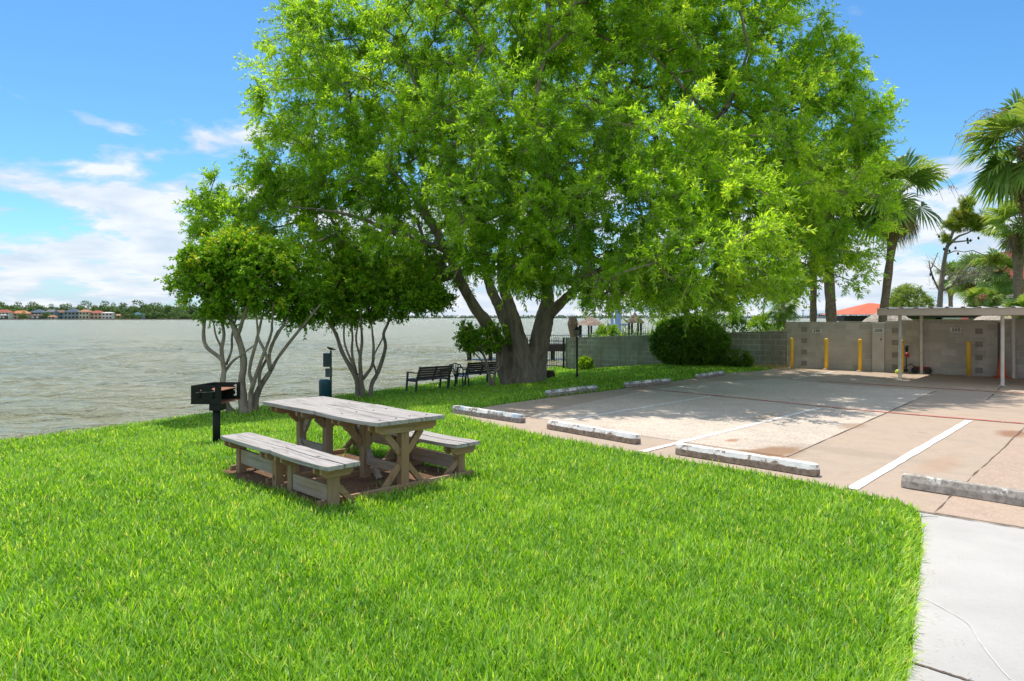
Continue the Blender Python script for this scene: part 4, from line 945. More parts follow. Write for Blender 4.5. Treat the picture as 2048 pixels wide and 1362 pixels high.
# ------------------------------------------------------------------ leaf clouds
def pts_in_ellipsoids(ells, n, shell=0.55):
    vol = np.array([e[1][0] * e[1][1] * e[1][2] for e in ells]) ** (0.6); pr_ = vol / vol.sum()
    idx = rng.choice(len(ells), n, p=pr_); C = np.array([tuple(e[0]) for e in ells])[idx]; Rr = np.array([e[1] for e in ells])[idx]
    d = rdir(n); r = (shell + (1 - shell) * rng.random(n) ** 0.7)[:, None] * np.where(rng.random(n)[:, None] < .75, 1, rng.random(n)[:, None])
    return C + d * Rr * r, d
def sprays(C, Rad, out, ntw, nlf, L, Wd, droop=.3, tint=None, upn=.7, spread=.7, ang=.75, bias=.6, tlen=1.0, yellow=0.12, bend=.15):
    """leaf sprays: C clump centres, each with ntw twigs carrying nlf leaves; returns verts, attrs, twig ends"""
    n = len(C); Ci = np.repeat(np.arange(n), ntw); m = n * ntw
    st_ = C[Ci] + rdir(m) * (Rad[Ci] * .45 * rng.random(m))[:, None]
    D = unit(rdir(m) * spread + out[Ci] * bias + np.array([0, 0, -droop * .5])); ln = Rad[Ci] * rng.uniform(.6, 1.15, m) * tlen
    T = np.repeat(np.arange(m), nlf); k_ = m * nlf; t_ = rng.uniform(.08, 1, k_)
    P = st_[T] + D[T] * (ln[T] * t_)[:, None]; P[:, 2] -= droop * ln[T] * t_ ** 2 * .6
    per = unit(np.cross(D[T], rdir(k_)))
    LD = unit(D[T] * (1 - ang * .5) + per * ang + np.array([0, 0, -droop * .6]))
    N = unit(rdir(k_) * (1 - upn) + np.array([0, 0, upn]) + .25 * rdir(k_))
    Ls = L * rng.uniform(.65, 1.2, k_)
    V = leafq(P, LD, N, Ls, Wd * rng.uniform(.75, 1.2, k_), bend)
    ct = rng.random(n) if tint is None else tint
    tt = np.clip(ct[Ci][T] * .75 + rng.random(k_) * .2 + (rng.random(k_) < yellow) * .25 * (t_ > .6), 0, 1)
    tips = st_ + D * ln[:, None]; tips[:, 2] -= droop * ln * .6
    return V, {'tint': tt, 'rnd': rng.random(k_)}, st_, tips
def twigmesh(A, B, r):
    """thin three-sided twigs from A to B as quads"""
    D = unit(B - A); S = unit(np.cross(D, np.array([.3, .2, 1.0]))); T = np.cross(D, S); qs = []
    dirs = [S, -S * .5 + T * .87, -S * .5 - T * .87]
    r = np.asarray(r).reshape(-1, 1) if np.ndim(r) else r
    for i in range(3):
        a, b = dirs[i], dirs[(i + 1) % 3]
        qs.append(np.stack([A + a * r, A + b * r, B + b * r * .4, B + a * r * .4], 1))
    return np.concatenate(qs, 0).reshape(-1, 3)
def stem_tube(mb, P, rads, n=10, sub=4, jit=.04):
    Q = catmull(P, sub); rr = np.interp(np.linspace(0, len(P) - 1, len(Q)), range(len(P)), rads)
    mb.tube(Q, list(rr), n, True, jit); return Q, rr
def grow(nodes, radn, targets, base, rmax=.12, step=1.0):
    """connect every target to the skeleton; returns list of (a, b, ra, rb) segments"""
    N = [np.array(p, float) for p in nodes]; parent = [-1] * len(N); fixed = len(N); 
    order = np.argsort(np.linalg.norm(targets - base, axis=1)); arr = np.array(N); 
    for ti in order:
        t_ = targets[ti]; dd = np.linalg.norm(arr - t_, axis=1) + .25 * np.maximum(0, arr[:, 2] - t_[2]); j = int(np.argmin(dd)); p = arr[j]
        L = np.linalg.norm(t_ - p); k_ = max(1, int(L / step)); prev = j
        for s in range(1, k_ + 1):
            f = s / k_; q = p + (t_ - p) * f + (rng.normal(size=3) * .07 * L if s < k_ else 0); q[2] += .12 * L * math.sin(math.pi * f) * (1 if s < k_ else 0)
            N.append(q); parent.append(prev); prev = len(N) - 1
        arr = np.array(N)
    cnt = np.zeros(len(N))
    ch = set(parent); 
    for i in range(len(N) - 1, fixed - 1, -1):
        if cnt[i] == 0: cnt[i] = 1
        if parent[i] >= 0: cnt[parent[i]] += cnt[i]
    rad_ = np.minimum(rmax, .0115 * np.maximum(cnt, 1) ** .5)
    segs = [(arr[parent[i]], arr[i], min(rad_[parent[i]], rad_[i] * 1.6), rad_[i]) for i in range(fixed, len(N))]
    return segs

# ---- the big tree
tb_ = G(1050, 767); D0 = tb_.y
bt = thing('shade_tree', 'huge spreading shade tree with several thick grey stems beside the parking bay', 'tree', tb_)
def Wd(px, py, dd=0): q = W(px, py, D0 + dd); return (q.x - tb_.x, q.y - tb_.y, q.z - tb_.z)
ppm = D0 / FPX
stems = [
 ([(1022, 772, .0), (1008, 735, 0), (1004, 700, 0), (980, 657, 0), (952, 617, -.1), (925, 572, -.3), (893, 500, -.8), (830, 400, -1.5), (760, 300, -2)], [24, 20, 18, 16.5, 14, 12.5, 11, 7, 3]),
 ([(1040, 775, .2), (1034, 735, .2), (1030, 690, .3), (1010, 640, .4), (992, 600, .6), (976, 560, .8), (950, 450, 1.6), (905, 300, 2.6), (900, 120, 3)], [26, 22, 19, 15, 13.5, 12, 10, 7, 3]),
 ([(1052, 775, -.2), (1046, 735, -.2), (1040, 690, -.25), (1024, 625, -.3), (1004, 556, -.3), (1010, 450, -.2), (1050, 300, .3), (1075, 150, .8), (1085, 20, 1)], [30, 26, 21, 15, 12.5, 11, 9, 6, 3]),
 ([(1066, 774, .1), (1072, 735, .1), (1078, 690, .1), (1088, 640, .1), (1096, 600, .2), (1094, 560, .4), (1110, 450, 1.2), (1200, 320, 2.2), (1260, 150, 3)], [30, 27, 25, 23, 17, 14, 11, 8, 3]),
 ([(1085, 655, 0), (1098, 632, -.2), (1122, 606, -.5), (1150, 580, -.9), (1230, 520, -1.8), (1330, 420, -2.8), (1400, 320, -2.6), (1450, 220, -2)], [20, 14, 12.5, 11.5, 10, 8.5, 6.5, 3]),
 ([(1250, 500, -2.0), (1330, 500, -3.6), (1410, 480, -5), (1480, 440, -6)], [8, 7, 5, 3]),
 ([(1200, 320, 2.2), (1330, 330, 1.5), (1440, 270, .5), (1560, 230, 0), (1650, 200, 0)], [8, 8, 7, 5, 3]),
 ([(1330, 420, -2.8), (1440, 420, -2), (1560, 430, -2), (1650, 450, -2)], [7, 6, 5, 3]),
 ([(893, 500, -.8), (800, 470, -1.5), (700, 430, -2.2), (560, 410, -3)], [8, 7, 5, 2.5]),
 ([(905, 300, 2.6), (780, 230, 1), (680, 170, 0)], [7, 5, 3]),
]
mb = MB(); nodes = []
for P, r in stems:
    pts = [Wd(a, b, c) for a, b, c in P]; Q, rr = stem_tube(mb, pts, [x * ppm * .82 for x in r], 14, 4, .05)
    nodes += [np.array(q) + np.array(tb_) for q, e in zip(Q, rr) if q[2] > 3.0]
mb.lathe([(.60, -.35), (.48, 0), (.38, .25), (.28, .45), (.15, .6)], (0, 0, 0), 16)
for i in range(9):
    a = i * .7 + random.uniform(-.2, .2); mb.tube([(math.cos(a) * .28, math.sin(a) * .28, .6), (math.cos(a) * .43, math.sin(a) * .43, .2), (math.cos(a) * .62, math.sin(a) * .62, -.14)], [.13, .15, .08], 8)
trunk = mb.build('trunk', M['bark'], bt, True)
rm = trunk.modifiers.new('remesh', 'REMESH'); rm.mode = 'VOXEL'; rm.voxel_size = .055
sm = trunk.modifiers.new('smooth', 'SMOOTH'); sm.factor = .5; sm.iterations = 4
tx = bpy.data.textures.new('bark lumps', 'CLOUDS'); tx.noise_scale = .35; tx.noise_depth = 3
dm = trunk.modifiers.new('lumps', 'DISPLACE'); dm.texture = tx; dm.strength = .07; dm.mid_level = .5
trunk.modifiers['remesh'].use_smooth_shade = True
def E(px, py, d, rx, ry, rz): return (np.array(W(px, py, d)), (rx, ry, rz))
ells = [E(1080, 120, 24, 6.4, 6.5, 5.2), E(1070, -60, 24.5, 5.6, 5.5, 3.2), E(745, 230, 22, 3.6, 4.0, 3.0), E(680, 120, 22.5, 2.2, 3.0, 1.8), E(800, 440, 21, 3.2, 3.4, 1.9), E(640, 330, 21, 2.2, 2.4, 1.3),
        E(490, 400, 20, 1.1, 1.3, .85), E(435, 435, 19.6, .65, .8, .5), E(555, 400, 20.4, 1.0, 1.2, .9), E(455, 462, 19.4, .95, .9, .35), E(600, 470, 20, 1.6, 1.5, .8), E(1440, 150, 23, 3.8, 4.0, 3.2), E(1380, -20, 23, 3.9, 4, 2.2), E(1575, 270, 21.5, 2.6, 3.5, 2.2), E(1590, 420, 20, 2.5, 3.0, 1.8), E(1690, 290, 20.5, 1.0, 1.8, 1.2), E(1640, 140, 22, 1.3, 2, 1.0),
        E(1620, 530, 19.5, 1.3, 2.2, .9), E(1725, 562, 20.5, .4, .7, .3), E(1400, 460, 16.2, 2.3, 2.2, 1.5), E(1430, 530, 15.4, 2.0, 1.8, 1.0), E(1250, 560, 17.0, 1.7, 2.2, .85), E(1060, 460, 18.3, 2.1, 2.4, 1.5), E(1010, 530, 18.8, 1.3, 1.7, .7),
        E(1000, 320, 18.0, 3.1, 2.9, 2.2), E(1230, 330, 17.0, 2.8, 2.6, 2.0), E(1480, 360, 18.5, 2.3, 2.4, 1.4), E(1160, 540, 20.6, 1.5, 1.6, .9), E(1330, 590, 26, 3.6, 3, .95), E(1520, 590, 24, 1.6, 2.0, .7), E(1000, 620, 30, 2.4, 2, .9), E(1090, 100, 30, 7.0, 4.0, 5.5), E(760, 540, 23, 2.0, 2, .8), E(890, 530, 22.5, 1.3, 1.6, .8)]
rng = np.random.default_rng(5)
C, dirn = pts_in_ellipsoids(ells, 3500, .58)
cz = np.array([tb_.x, tb_.y, 5.0]); outv = unit(C - cz)
# keep the crown's lower rim above the lawn and drop clumps hanging over the open trunk zone
keep = C[:, 2] > 1.75 + .0 * C[:, 0]
pxs = HX + C[:, 0] / C[:, 1] * FPX; pys = HY - (C[:, 2] - CH) / C[:, 1] * FPX
lim = np.interp(pxs, [350, 480, 560, 640, 760, 880, 930, 1000, 1060, 1130, 1200, 1300, 1450, 1540, 1600, 1700, 1760, 1850], [470, 470, 500, 520, 560, 560, 545, 550, 570, 572, 588, 596, 590, 578, 570, 565, 540, 500])
keep &= pys < lim + np.where(C[:, 1] > 25, 22, 0)
# individual airy sprays past the outline
C = C[keep]; outv = outv[keep]; dirn = dirn[keep]
sc_out = unit(outv * .6 + dirn * .7 + np.array([0, 0, .05]))
Rad = rng.uniform(.40, .74, len(C))
tint = np.clip(.48 + .34 * rng.normal(size=len(C)) + .10 * (C[:, 0] > 4), 0, 1)
V, at, A_, B_ = sprays(C, Rad, sc_out, 11, 27, .135, .036, droop=.18, tint=tint, yellow=.16, upn=.42)
big_mesh('crown', V, 4, M['leaf_big'], bt, at, off=tb_)
segs = grow(nodes, None, C, np.array(tb_) + np.array([0, 0, 1.5]), .13)
mb = MB()
for a, b, ra, rb in segs:
    mb.tube([a - np.array(tb_), b - np.array(tb_)], [ra, rb], 5, False)
mb.build('branches', M['bark'], bt, True)
sel = rng.random(len(A_)) < .55
big_mesh('twigs', twigmesh(A_[sel], B_[sel], .007), 4, M['twig'], bt, None, off=tb_)

# ---- crape myrtles
def crape(base_px, d, stems_px, cells, nclump, label, seed, mbase=None, widths=11, limit=None, rad=(.22, .36), group='crape myrtles at the shoreline', lf=(.075, .045), ntw=9, nlf=20):
    global rng
    rng = np.random.default_rng(seed); random.seed(seed)
    bx = W(base_px[0], 0, d).x; bz_ = float(tz(bx, d)); base = Vector((bx, d, bz_)); t = thing('crape_myrtle', label, 'tree', base, group=group)
    mb = MB(); nodes = []
    for P, wds in stems_px:
        dd = [random.uniform(-.12, .12)]
        for _ in P[1:]: dd.append(dd[-1] + random.uniform(-.16, .16))
        pts = []
        for (a, b), e in zip(P, dd):
            q = W(a, b, d + e); pts.append((q.x - base.x, q.y - base.y, q.z - base.z))
        if P[0][1] > base_px[1] - 12: pts[0] = (pts[0][0], pts[0][1], float(tz(pts[0][0] + base.x, pts[0][1] + base.y)) - base.z - .06)
        last = np.array(pts[-1]); prev = np.array(pts[-2]); ext = last + unit(last - prev) * .5; ext[2] = max(ext[2], last[2] + .3); pts.append(tuple(ext)); wds = list(wds) + [wds[-1] * .6]
        Q, rr = stem_tube(mb, pts, [x * d / FPX / 2 * random.uniform(.85, 1.1) for x in wds], 9, 4, .11)
        nodes += [np.array(q) + np.array(base) for q in Q[len(Q) // 2:]]
    mb.build('trunk', M['crape_bark'], t, True)
    ells = [E(*c) for c in cells]; C, dn = pts_in_ellipsoids(ells, nclump, .6)
    if limit is not None:
        px_ = HX + C[:, 0] / C[:, 1] * FPX; py_ = HY - (C[:, 2] - CH) / C[:, 1] * FPX; kp = py_ < np.interp(px_, *limit); C = C[kp]; dn = dn[kp]
    zmin, zmax = C[:, 2].min(), C[:, 2].max(); hh_ = (C[:, 2] - zmin) / (zmax - zmin)
    tint = np.clip(.15 + .55 * hh_ + .18 * rng.normal(size=len(C)), 0, 1)   # leaf colour darker low down, lighter on top; orange new growth topmost
    Rad = rng.uniform(rad[0], rad[1], len(C))
    V, at, A_, B_ = sprays(C, Rad, unit(dn + np.array([0, 0, .35])), ntw, nlf, lf[0], lf[1], droop=.12, tint=tint, yellow=.16, upn=.55, bend=.1)
    big_mesh('crown', V, 4, M['leaf_crape'], t, at, off=base)
    segs = grow(nodes, None, C, np.array(base), .03, .4); mb = MB()
    for a, b, ra, rb in segs: mb.tube([a - np.array(base), b - np.array(base)], [min(ra, .03), min(rb, .03)], 4, False)
    mb.build('branches', M['crape_bark'], t, True)
    return t
st1 = [([(488, 828), (485, 790), (484, 762), (487, 717), (475, 672), (461, 639), (452, 612)], [22, 17, 15, 15, 14, 9, 7]),
       ([(475, 672), (484, 645), (493, 618)], [10, 8, 6]),
       ([(500, 824), (502, 790), (506, 769), (524, 717), (542, 668), (544, 645)], [12, 10, 8, 7, 6, 5]),
       ([(508, 823), (515, 785), (541, 742), (556, 715), (585, 677), (616, 639)], [17, 14, 10, 7, 6.5, 5]),
       ([(541, 742), (531, 706), (517, 677), (515, 655)], [8, 6, 6, 4]),
       ([(541, 742), (540, 700), (556, 668), (570, 645)], [7, 6, 5, 4]),
       ([(506, 769), (499, 740), (512, 686), (520, 652)], [8, 7, 6, 5]),
       ([(520, 778), (520, 745), (540, 705), (552, 670), (566, 650)], [8, 6, 5, 5, 4]),
       ([(468, 829), (452, 806), (446, 770), (448, 735), (441, 717), (414, 695), (407, 672), (410, 636)], [16, 12, 11, 9, 8, 7.5, 7, 5]),
       ([(448, 740), (443, 700), (448, 668), (441, 627)], [10, 9, 7, 5]),
       ([(450, 742), (466, 722), (480, 712)], [7, 5, 4]),
       ([(452, 730), (463, 700), (464, 672), (470, 645)], [6, 5, 5, 4]),
       ([(443, 695), (432, 672), (428, 650)], [5, 4, 3])]
lim1 = ([340, 380, 420, 470, 520, 560, 600, 650], [585, 600, 628, 628, 635, 640, 640, 628])
crape((495, 828), 16.95, st1, [(480, 548, 16.9, 1.2, 1.2, .85), (470, 490, 16.9, .5, .6, .25), (400, 520, 16.7, .4, .5, .3), (425, 575, 16.9, .85, .95, .62), (560, 555, 17.2, 1.15, 1.2, .85), (395, 545, 16.7, .5, .6, .35), (510, 520, 16.9, 1.1, 1.0, .45), (600, 600, 17.3, .55, .6, .45), (430, 640, 17.0, .25, .25, .3), (590, 640, 17.3, .35, .3, .25)], 620,
      'multi-stemmed crape myrtle with orange-tipped leaves behind the black grill', 21, limit=([340, 380, 405, 425, 450, 470, 520, 560, 600, 650], [585, 600, 625, 650, 650, 628, 635, 640, 655, 640]))
st2 = [([(714, 797), (713, 758), (684, 704), (672, 668), (654, 639)], [12, 10, 8, 7, 5]),
       ([(726, 797), (722, 758), (720, 717), (724, 684), (722, 648)], [12, 9, 7, 6, 4]),
       ([(713, 751), (704, 706), (705, 672), (700, 640)], [7, 5, 5, 4]),
       ([(713, 745), (690, 690), (688, 650)], [6, 4, 4]),
       ([(726, 758), (744, 731), (747, 695), (744, 655)], [7, 6, 5, 4]),
       ([(740, 797), (744, 767), (756, 744), (771, 695), (767, 668), (780, 639)], [10, 9, 8, 7, 6, 5]),
       ([(753, 746), (746, 717), (764, 679), (770, 660)], [5, 3.5, 3, 3]),
       ([(722, 720), (712, 680), (716, 650)], [5, 4, 3])]
crape((725, 797), 20.1, st2, [(700, 590, 20, 1.1, 1.2, .75), (770, 590, 20.2, 1.3, 1.3, .65), (655, 600, 20, .7, .9, .6), (840, 598, 20.2, .9, .9, .28), (740, 550, 20.2, 1.3, 1.2, .5), (880, 604, 20.2, .35, .4, .12)], 560,
      'dark-leaved crape myrtle with thin grey stems behind the waste station', 22, limit=([640, 680, 720, 760, 800, 840, 900, 940], [645, 650, 640, 645, 632, 618, 612, 608]))
st3 = [([(982, 771), (978, 745), (968, 712), (952, 695)], [8, 6, 5, 4]), ([(985, 771), (990, 745), (998, 722), (992, 700)], [7, 6, 4, 4]), ([(980, 750), (972, 735), (958, 715), (940, 700)], [4, 4, 3, 3]), ([(990, 745), (1002, 730), (1004, 710)], [5, 4, 3])]
crape((983, 772), 21.6, st3, [(965, 685, 21.6, .55, .6, .42), (938, 680, 21.6, .32, .4, .35), (930, 665, 21.6, .14, .2, .25), (995, 670, 21.8, .35, .4, .35)], 110, 'small young crape myrtle bush in front of the big trunk beside the bench', 23, limit=([900, 1100], [708, 708]), rad=(.16, .26), lf=(.07, .05), ntw=8, nlf=12)

# ------------------------------------------------------------------ bushes and small plants
def bush(name, label, c, rx, ry, rz, n, mat, L, Wl, seed, cat='bush', rad=(.12, .22), ntw=7, nlf=12, group=None, droop=.1, tintbase=.2, tinth=.5, core=True):
    global rng; rng = np.random.default_rng(seed)
    t = thing(name, label, cat, (c.x, c.y, float(tz(c.x, c.y)) if c.y < 60 else 0), group=group)
    ce = np.array([c.x, c.y, t.location[2] + rz * .92]); C, dn = pts_in_ellipsoids([(ce, (rx, ry, rz))], n, .82)
    C = C[C[:, 2] > t.location[2] + .05]; dn = unit((C - ce) / np.array([rx, ry, rz]))
    hh_ = (C[:, 2] - ce[2]) / rz; tint = np.clip(tintbase + tinth * np.clip(hh_, 0, 1) + .2 * rng.normal(size=len(C)), 0, 1)
    V, at, A_, B_ = sprays(C, rng.uniform(*rad, len(C)), dn, ntw, nlf, L, Wl, droop=droop, tint=tint, upn=.4, yellow=.08)
    big_mesh('foliage', V, 4, mat, t, at, off=t.location)
    mb = MB()
    for i in range(7):
        a = i * .9; mb.tube([(0, 0, -.05), (rx * .3 * math.cos(a), ry * .3 * math.sin(a), rz * .7), (rx * .6 * math.cos(a), ry * .6 * math.sin(a), rz * 1.3)], [.03, .02, .008], 5)
    mb.build('stems', M['bark'], t); return t
bc = Vector((6.75, 26.6, 0))
bush('round_bush', 'large rounded dark green clipped bush against the low wall', bc, 1.38, 1.3, .93, 900, M['leaf_bush'], .07, .038, 31, rad=(.14, .24), ntw=8, nlf=16)
q = G(1468, 737); q = Vector((q.x + .3, q.y + .6, 0)); bush('small_bush', 'small green bush at the foot of the low wall right of the round bush', q, .42, .4, .30, 60, M['leaf_mid'], .09, .035, 32, tintbase=.3)
q = G(1170, 741); bush('lime_shrub', 'little lime green shrub against the low wall behind the lamp post', q, .28, .28, .26, 30, M['leaf_lime'], .12, .06, 33, tintbase=.5, ntw=5, nlf=8)
for i, (px, d, rx, rz, m, lab, L) in enumerate([(1218, 34, .75, .95, 'leaf_lime', 'bright green leafy shrub above the low wall next to the thatched hut', .14), (1338, 33.5, .9, 1.0, 'leaf_lime', 'yellowish bush rising over the low wall just left of the round bush', .12), (1385, 36, 1.2, 1.5, 'leaf_mid', 'mid green bush beyond the low wall above the round bush', .13), (1440, 34, 1.1, 1.25, 'leaf_mid', 'bushy plant above the low wall right of the round bush', .13), (1530, 36, .9, 1.0, 'leaf_lime', 'pale bushy plant over the low wall near the tall wall corner', .13)]):
    q = W(px, 0, d); bush('garden_shrub', lab, q, rx, .7, rz, 90, M[m], L, .05, 40 + i, group='shrubs beyond the low wall', rad=(.2, .34), tintbase=.35, tinth=.3)
# willow beyond the wall
q = W(1818, 0, 48); bush('willow_tree', 'pale feathery willow tree behind the carport and tall wall', q, 1.5, 1.4, 2.15, 220, M['leaf_willow'], .20, .035, 51, cat='tree', rad=(.4, .7), ntw=9, nlf=18, droop=.9, tintbase=.4)
for o in bpy.data.objects:
    if o.name.startswith('willow_tree'): o.location.z = -.1

# blade plants (yucca / agave)
def blade_plant(px, d, h, n, mat, label, seed, name='yucca_plant', zb=None, group=None):
    rg = np.random.default_rng(seed); q = W(px, 0, d); z0 = float(tz(q.x, q.y)) if zb is None else zb
    t = thing(name, label, 'plant', (q.x, q.y, z0), group=group)
    a = rg.uniform(0, 6.28, n); el = rg.uniform(.3, 1.45, n); L = h * rg.uniform(.75, 1.1, n)
    D = np.stack([np.cos(a) * np.cos(el), np.sin(a) * np.cos(el), np.sin(el)], 1); P = np.tile([0, 0, h * .15], (n, 1)) + rg.normal(size=(n, 3)) * .04
    V = leafq(P, D, np.tile([0, 0, 1.0], (n, 1)) + rg.normal(size=(n, 3)) * .2, L, .07, .12)
    big_mesh('blades', V, 4, mat, t, {'tint': rg.random(n), 'rnd': rg.random(n)})
    MB().tube([(0, 0, -.05), (0, 0, h * .25)], [.07, .05], 7).build('stem', M['palm_bark'], t)
    return t
YG = 'spiky plants beyond the low wall'
blade_plant(1258, 33, 1.95, 60, M['leaf_yucca'], 'tall pale spiky yucca above the low wall near the pier', 61, group=YG)
blade_plant(1292, 33, 1.75, 60, M['leaf_mid'], 'darker green spiky plant just left of the round bush', 62, group=YG)
blade_plant(1555, 30, 1.6, 50, M['leaf_palm'], 'spiky fan plant above the low wall next to the tall wall corner', 63, group=YG)
# dry grass clump
rg = np.random.default_rng(70); q = G(1545, 738); n = 500; t = tag(big_mesh('dry_grass', leafq(np.stack([rg.normal(0, .45, n) * 1.2, rg.normal(0, .10, n), np.zeros(n)], 1) , unit(rg.normal(size=(n, 3)) * .8 + np.array([0, 0, .9])), rg.normal(size=(n, 3)), rg.uniform(.1, .28, n), .012, .2), 4, M['straw'], None, {'tint': rg.random(n), 'rnd': rg.random(n)}), 'dry straw coloured grass clump at the base of the walls corner', 'dry grass', None, 'stuff'); t.location = (q.x, q.y + .25, 0); t.rotation_euler[2] = math.atan2(wd.y, wd.x)

# ------------------------------------------------------------------ palms
def palm(px0, px1, pyc, d, Rf, tr, label, seed, nf=34, dead=16, zb=-.1, flowers=0, name='fan_palm', boots=True, group='fan palms beyond the walls', bendx=0):
    rg = np.random.default_rng(seed); random.seed(seed)
    b = W(px0, 0, d); c = W(px1, pyc, d); base = Vector((b.x, d, zb)); t = thing(name, label, 'palm tree', base, group=group)
    top = np.array([c.x - b.x, 0, c.z - zb]); H = top[2]
    pts = [np.array([top[0] * f + bendx * math.sin(f * 3.14), .1 * math.sin(f * 3), H * f]) for f in np.linspace(0, 1, 16)]
    rad_ = [tr * (1.25 - .25 * f + (.30 if f < .05 else 0) + (.35 if (f > .72 and boots) else 0) + .06 * math.sin(f * 60)) for f in np.linspace(0, 1, 16)]
    MB().tube(pts, rad_, 12, True, .06).build('trunk', M['palm_bark'], t, True)
    if boots:
        mb = MB()
        for i in range(60):
            f = rg.uniform(.70, .99); a = rg.uniform(0, 6.28); p = top * f + np.array([math.cos(a), math.sin(a), 0]) * tr * .2; e = p + np.array([math.cos(a), math.sin(a), 0]) * tr * 1.1 + np.array([math.cos(a) * .16, math.sin(a) * .16, .18])
            mb.beam(p, e, .10, .03)
        mb.build('leaf_bases', M['palm_bark'], t)
    V = []; TT = []; petA = []; petB = []
    Vd = []; 
    def frond(a, el, R_, dead_):
        Dp = np.array([math.cos(a) * math.cos(el), math.sin(a) * math.cos(el), math.sin(el)])
        pl = R_ * (.45 if not dead_ else .2); p0 = top + Dp * .08; p1 = top + Dp * pl + np.array([0, 0, -.06 * pl])
        petA.append(p0); petB.append(p1)
        D2 = Dp + np.array([0, 0, -.25 if not dead_ else -.8]); D2 /= np.linalg.norm(D2)
        S = np.cross(D2, [0, 0, 1.0]); S /= max(np.linalg.norm(S), 1e-6); N = np.cross(S, D2)
        roll = rg.normal() * .35; S, N = S * math.cos(roll) + N * math.sin(roll), N * math.cos(roll) - S * math.sin(roll)
        ns = 30; sp_ = 2.0 if not dead_ else .9
        for i in range(ns):
            th = (i / (ns - 1) - .5) * 2 * sp_; dr = D2 * math.cos(th) + S * math.sin(th) + N * (.12 * math.cos(th * 3)); L_ = R_ * .62 * (1 - .25 * abs(th) / sp_) * rg.uniform(.88, 1.08)
            wbl = L_ * 2 * sp_ / ns * 1.05
            m_ = p1 + dr * L_ * .58; m_[2] -= L_ * .03
            side_ = -D2 * math.sin(th) + S * math.cos(th)
            drp = .16 + .16 * rg.random() + (.25 if dead_ else 0)
            tip = p1 + dr * L_ * .93; tip[2] -= L_ * drp
            hw2 = side_ * wbl * .5 * .62; pl_ = N * wbl * .10 * (1 if i % 2 else -1)
            quad1 = [p1, m_ - hw2 + pl_, m_ + pl_ * .2, m_ + hw2 + pl_]
            quad2 = [m_ - hw2 + pl_, tip, tip + side_ * .004, m_ + hw2 + pl_]
            (Vd if dead_ else V).extend([quad1, quad2])
    for i in range(nf):
        el = rg.uniform(-.75, 1.35); frond(rg.uniform(0, 6.28), el, Rf * rg.uniform(.85, 1.1), False)
    for i in range(dead): frond(rg.uniform(0, 6.28), rg.uniform(-1.45, -.8), Rf * rg.uniform(.75, .95), True)
    A = np.array(V).reshape(-1, 3); n4 = len(A) // 4; fr = np.repeat(rg.random(nf), 60)[:n4]
    big_mesh('fronds', A, 4, M['leaf_palm'], t, {'tint': np.clip(fr * .8 + .1 * rg.random(n4), 0, 1), 'rnd': np.repeat(rg.random(n4 // 2), 2)})
    if Vd:
        A = np.array(Vd).reshape(-1, 3); n4 = len(A) // 4; big_mesh('dead_fronds', A, 4, M['leaf_dead'], t, {'tint': rg.random(n4), 'rnd': rg.random(n4)})
    mb = MB()
    for a, b_ in zip(petA, petB): mb.tube([a, (a + b_) / 2 + np.array([0, 0, .03]), b_], [.025, .018, .012], 5)
    mb.build('petioles', M['leaf_palm'] if False else simple('petiole', (.20, .26, .07), (.28, .2, .1), 5, .6, 0), t)
    if flowers:
        mb = MB(); fl = []
        for i in range(flowers):
            a = rg.uniform(2.2, 4.0) if flowers > 4 else rg.uniform(-.6, .6); R2 = Rf * rg.uniform(.95, 1.25); dr = np.array([math.cos(a), math.sin(a) * .3, 0]); 
            pts = [top + np.array([0, 0, .1]) + dr * R2 * f + np.array([0, 0, R2 * (.55 * math.sin(f * 2.2) - .55 * f ** 3)]) for f in np.linspace(0, 1, 9)]
            mb.tube(pts, list(np.linspace(.016, .006, 9)), 5)
            for j in range(60):
                k_ = rg.integers(3, 8); fl.append(pts[k_] + rg.normal(size=3) * .09 + np.array([0, 0, -.1]))
        mb.build('flower_stalks', M['twig'], t)
        fl = np.array(fl); nfl = len(fl)
        big_mesh('blossom', leafq(fl, unit(rg.normal(size=(nfl, 3)) + [0, 0, -1]), rg.normal(size=(nfl, 3)), .13, .03), 4, M['leaf_dead'], t, {'tint': rg.random(nfl), 'rnd': rg.random(nfl)})
    return t
palm(1757, 1798, 392, 30, 2.45, .145, 'leaning fan palm just right of the big tree crown, behind the tall wall', 81, flowers=3, nf=30)
palm(2075, 2058, 292, 26, 2.6, .20, 'largest fan palm cut by the right edge with long arching flower stalks', 82, flowers=7, nf=40, dead=10)
palm(2040, 2038, 450, 38, 2.1, .20, 'fan palm at the right edge below the largest palm', 83, dead=8, flowers=0)
palm(2008, 2005, 545, 48, 2.1, .22, 'shaggy fan palm with ringed trunk in front of the red steep-roofed building', 84, dead=8)
palm(1945, 1945, 548, 56, 2.1, .20, 'distant fan palm rising behind the dead grey branches', 85, dead=8)
palm(1903, 1902, 555, 70, 2.0, .18, 'distant slim fan palm just right of the pine trunk', 86, dead=8)
palm(1626, 1632, 440, 32, 2.0, .13, 'fan palm with reddish trunk half hidden by the big tree, left of a pair', 87, dead=10)
palm(1668, 1655, 425, 31, 2.1, .19, 'thick trunked fan palm half hidden by the big tree, right of a pair', 88, dead=14)
palm(1579, 1570, 560, 40, 1.5, .09, 'thin curved dark palm trunk beyond the corner of the tall wall', 89, nf=20, dead=4, boots=False, bendx=-.15)
palm(1558, 1560, 615, 36, 1.1, .09, 'short fan palm over the low wall end with dark trunk', 90, nf=22, dead=4, boots=False)
palm(1962, 1962, 603, 46, 1.6, .12, 'low bushy fan palm below the dead branches', 91, nf=30, dead=0, boots=False)
palm(2046, 2046, 625, 27, .9, .08, 'small bright fan palm leaves by the right edge under the carport roof', 92, nf=20, dead=0, boots=False)
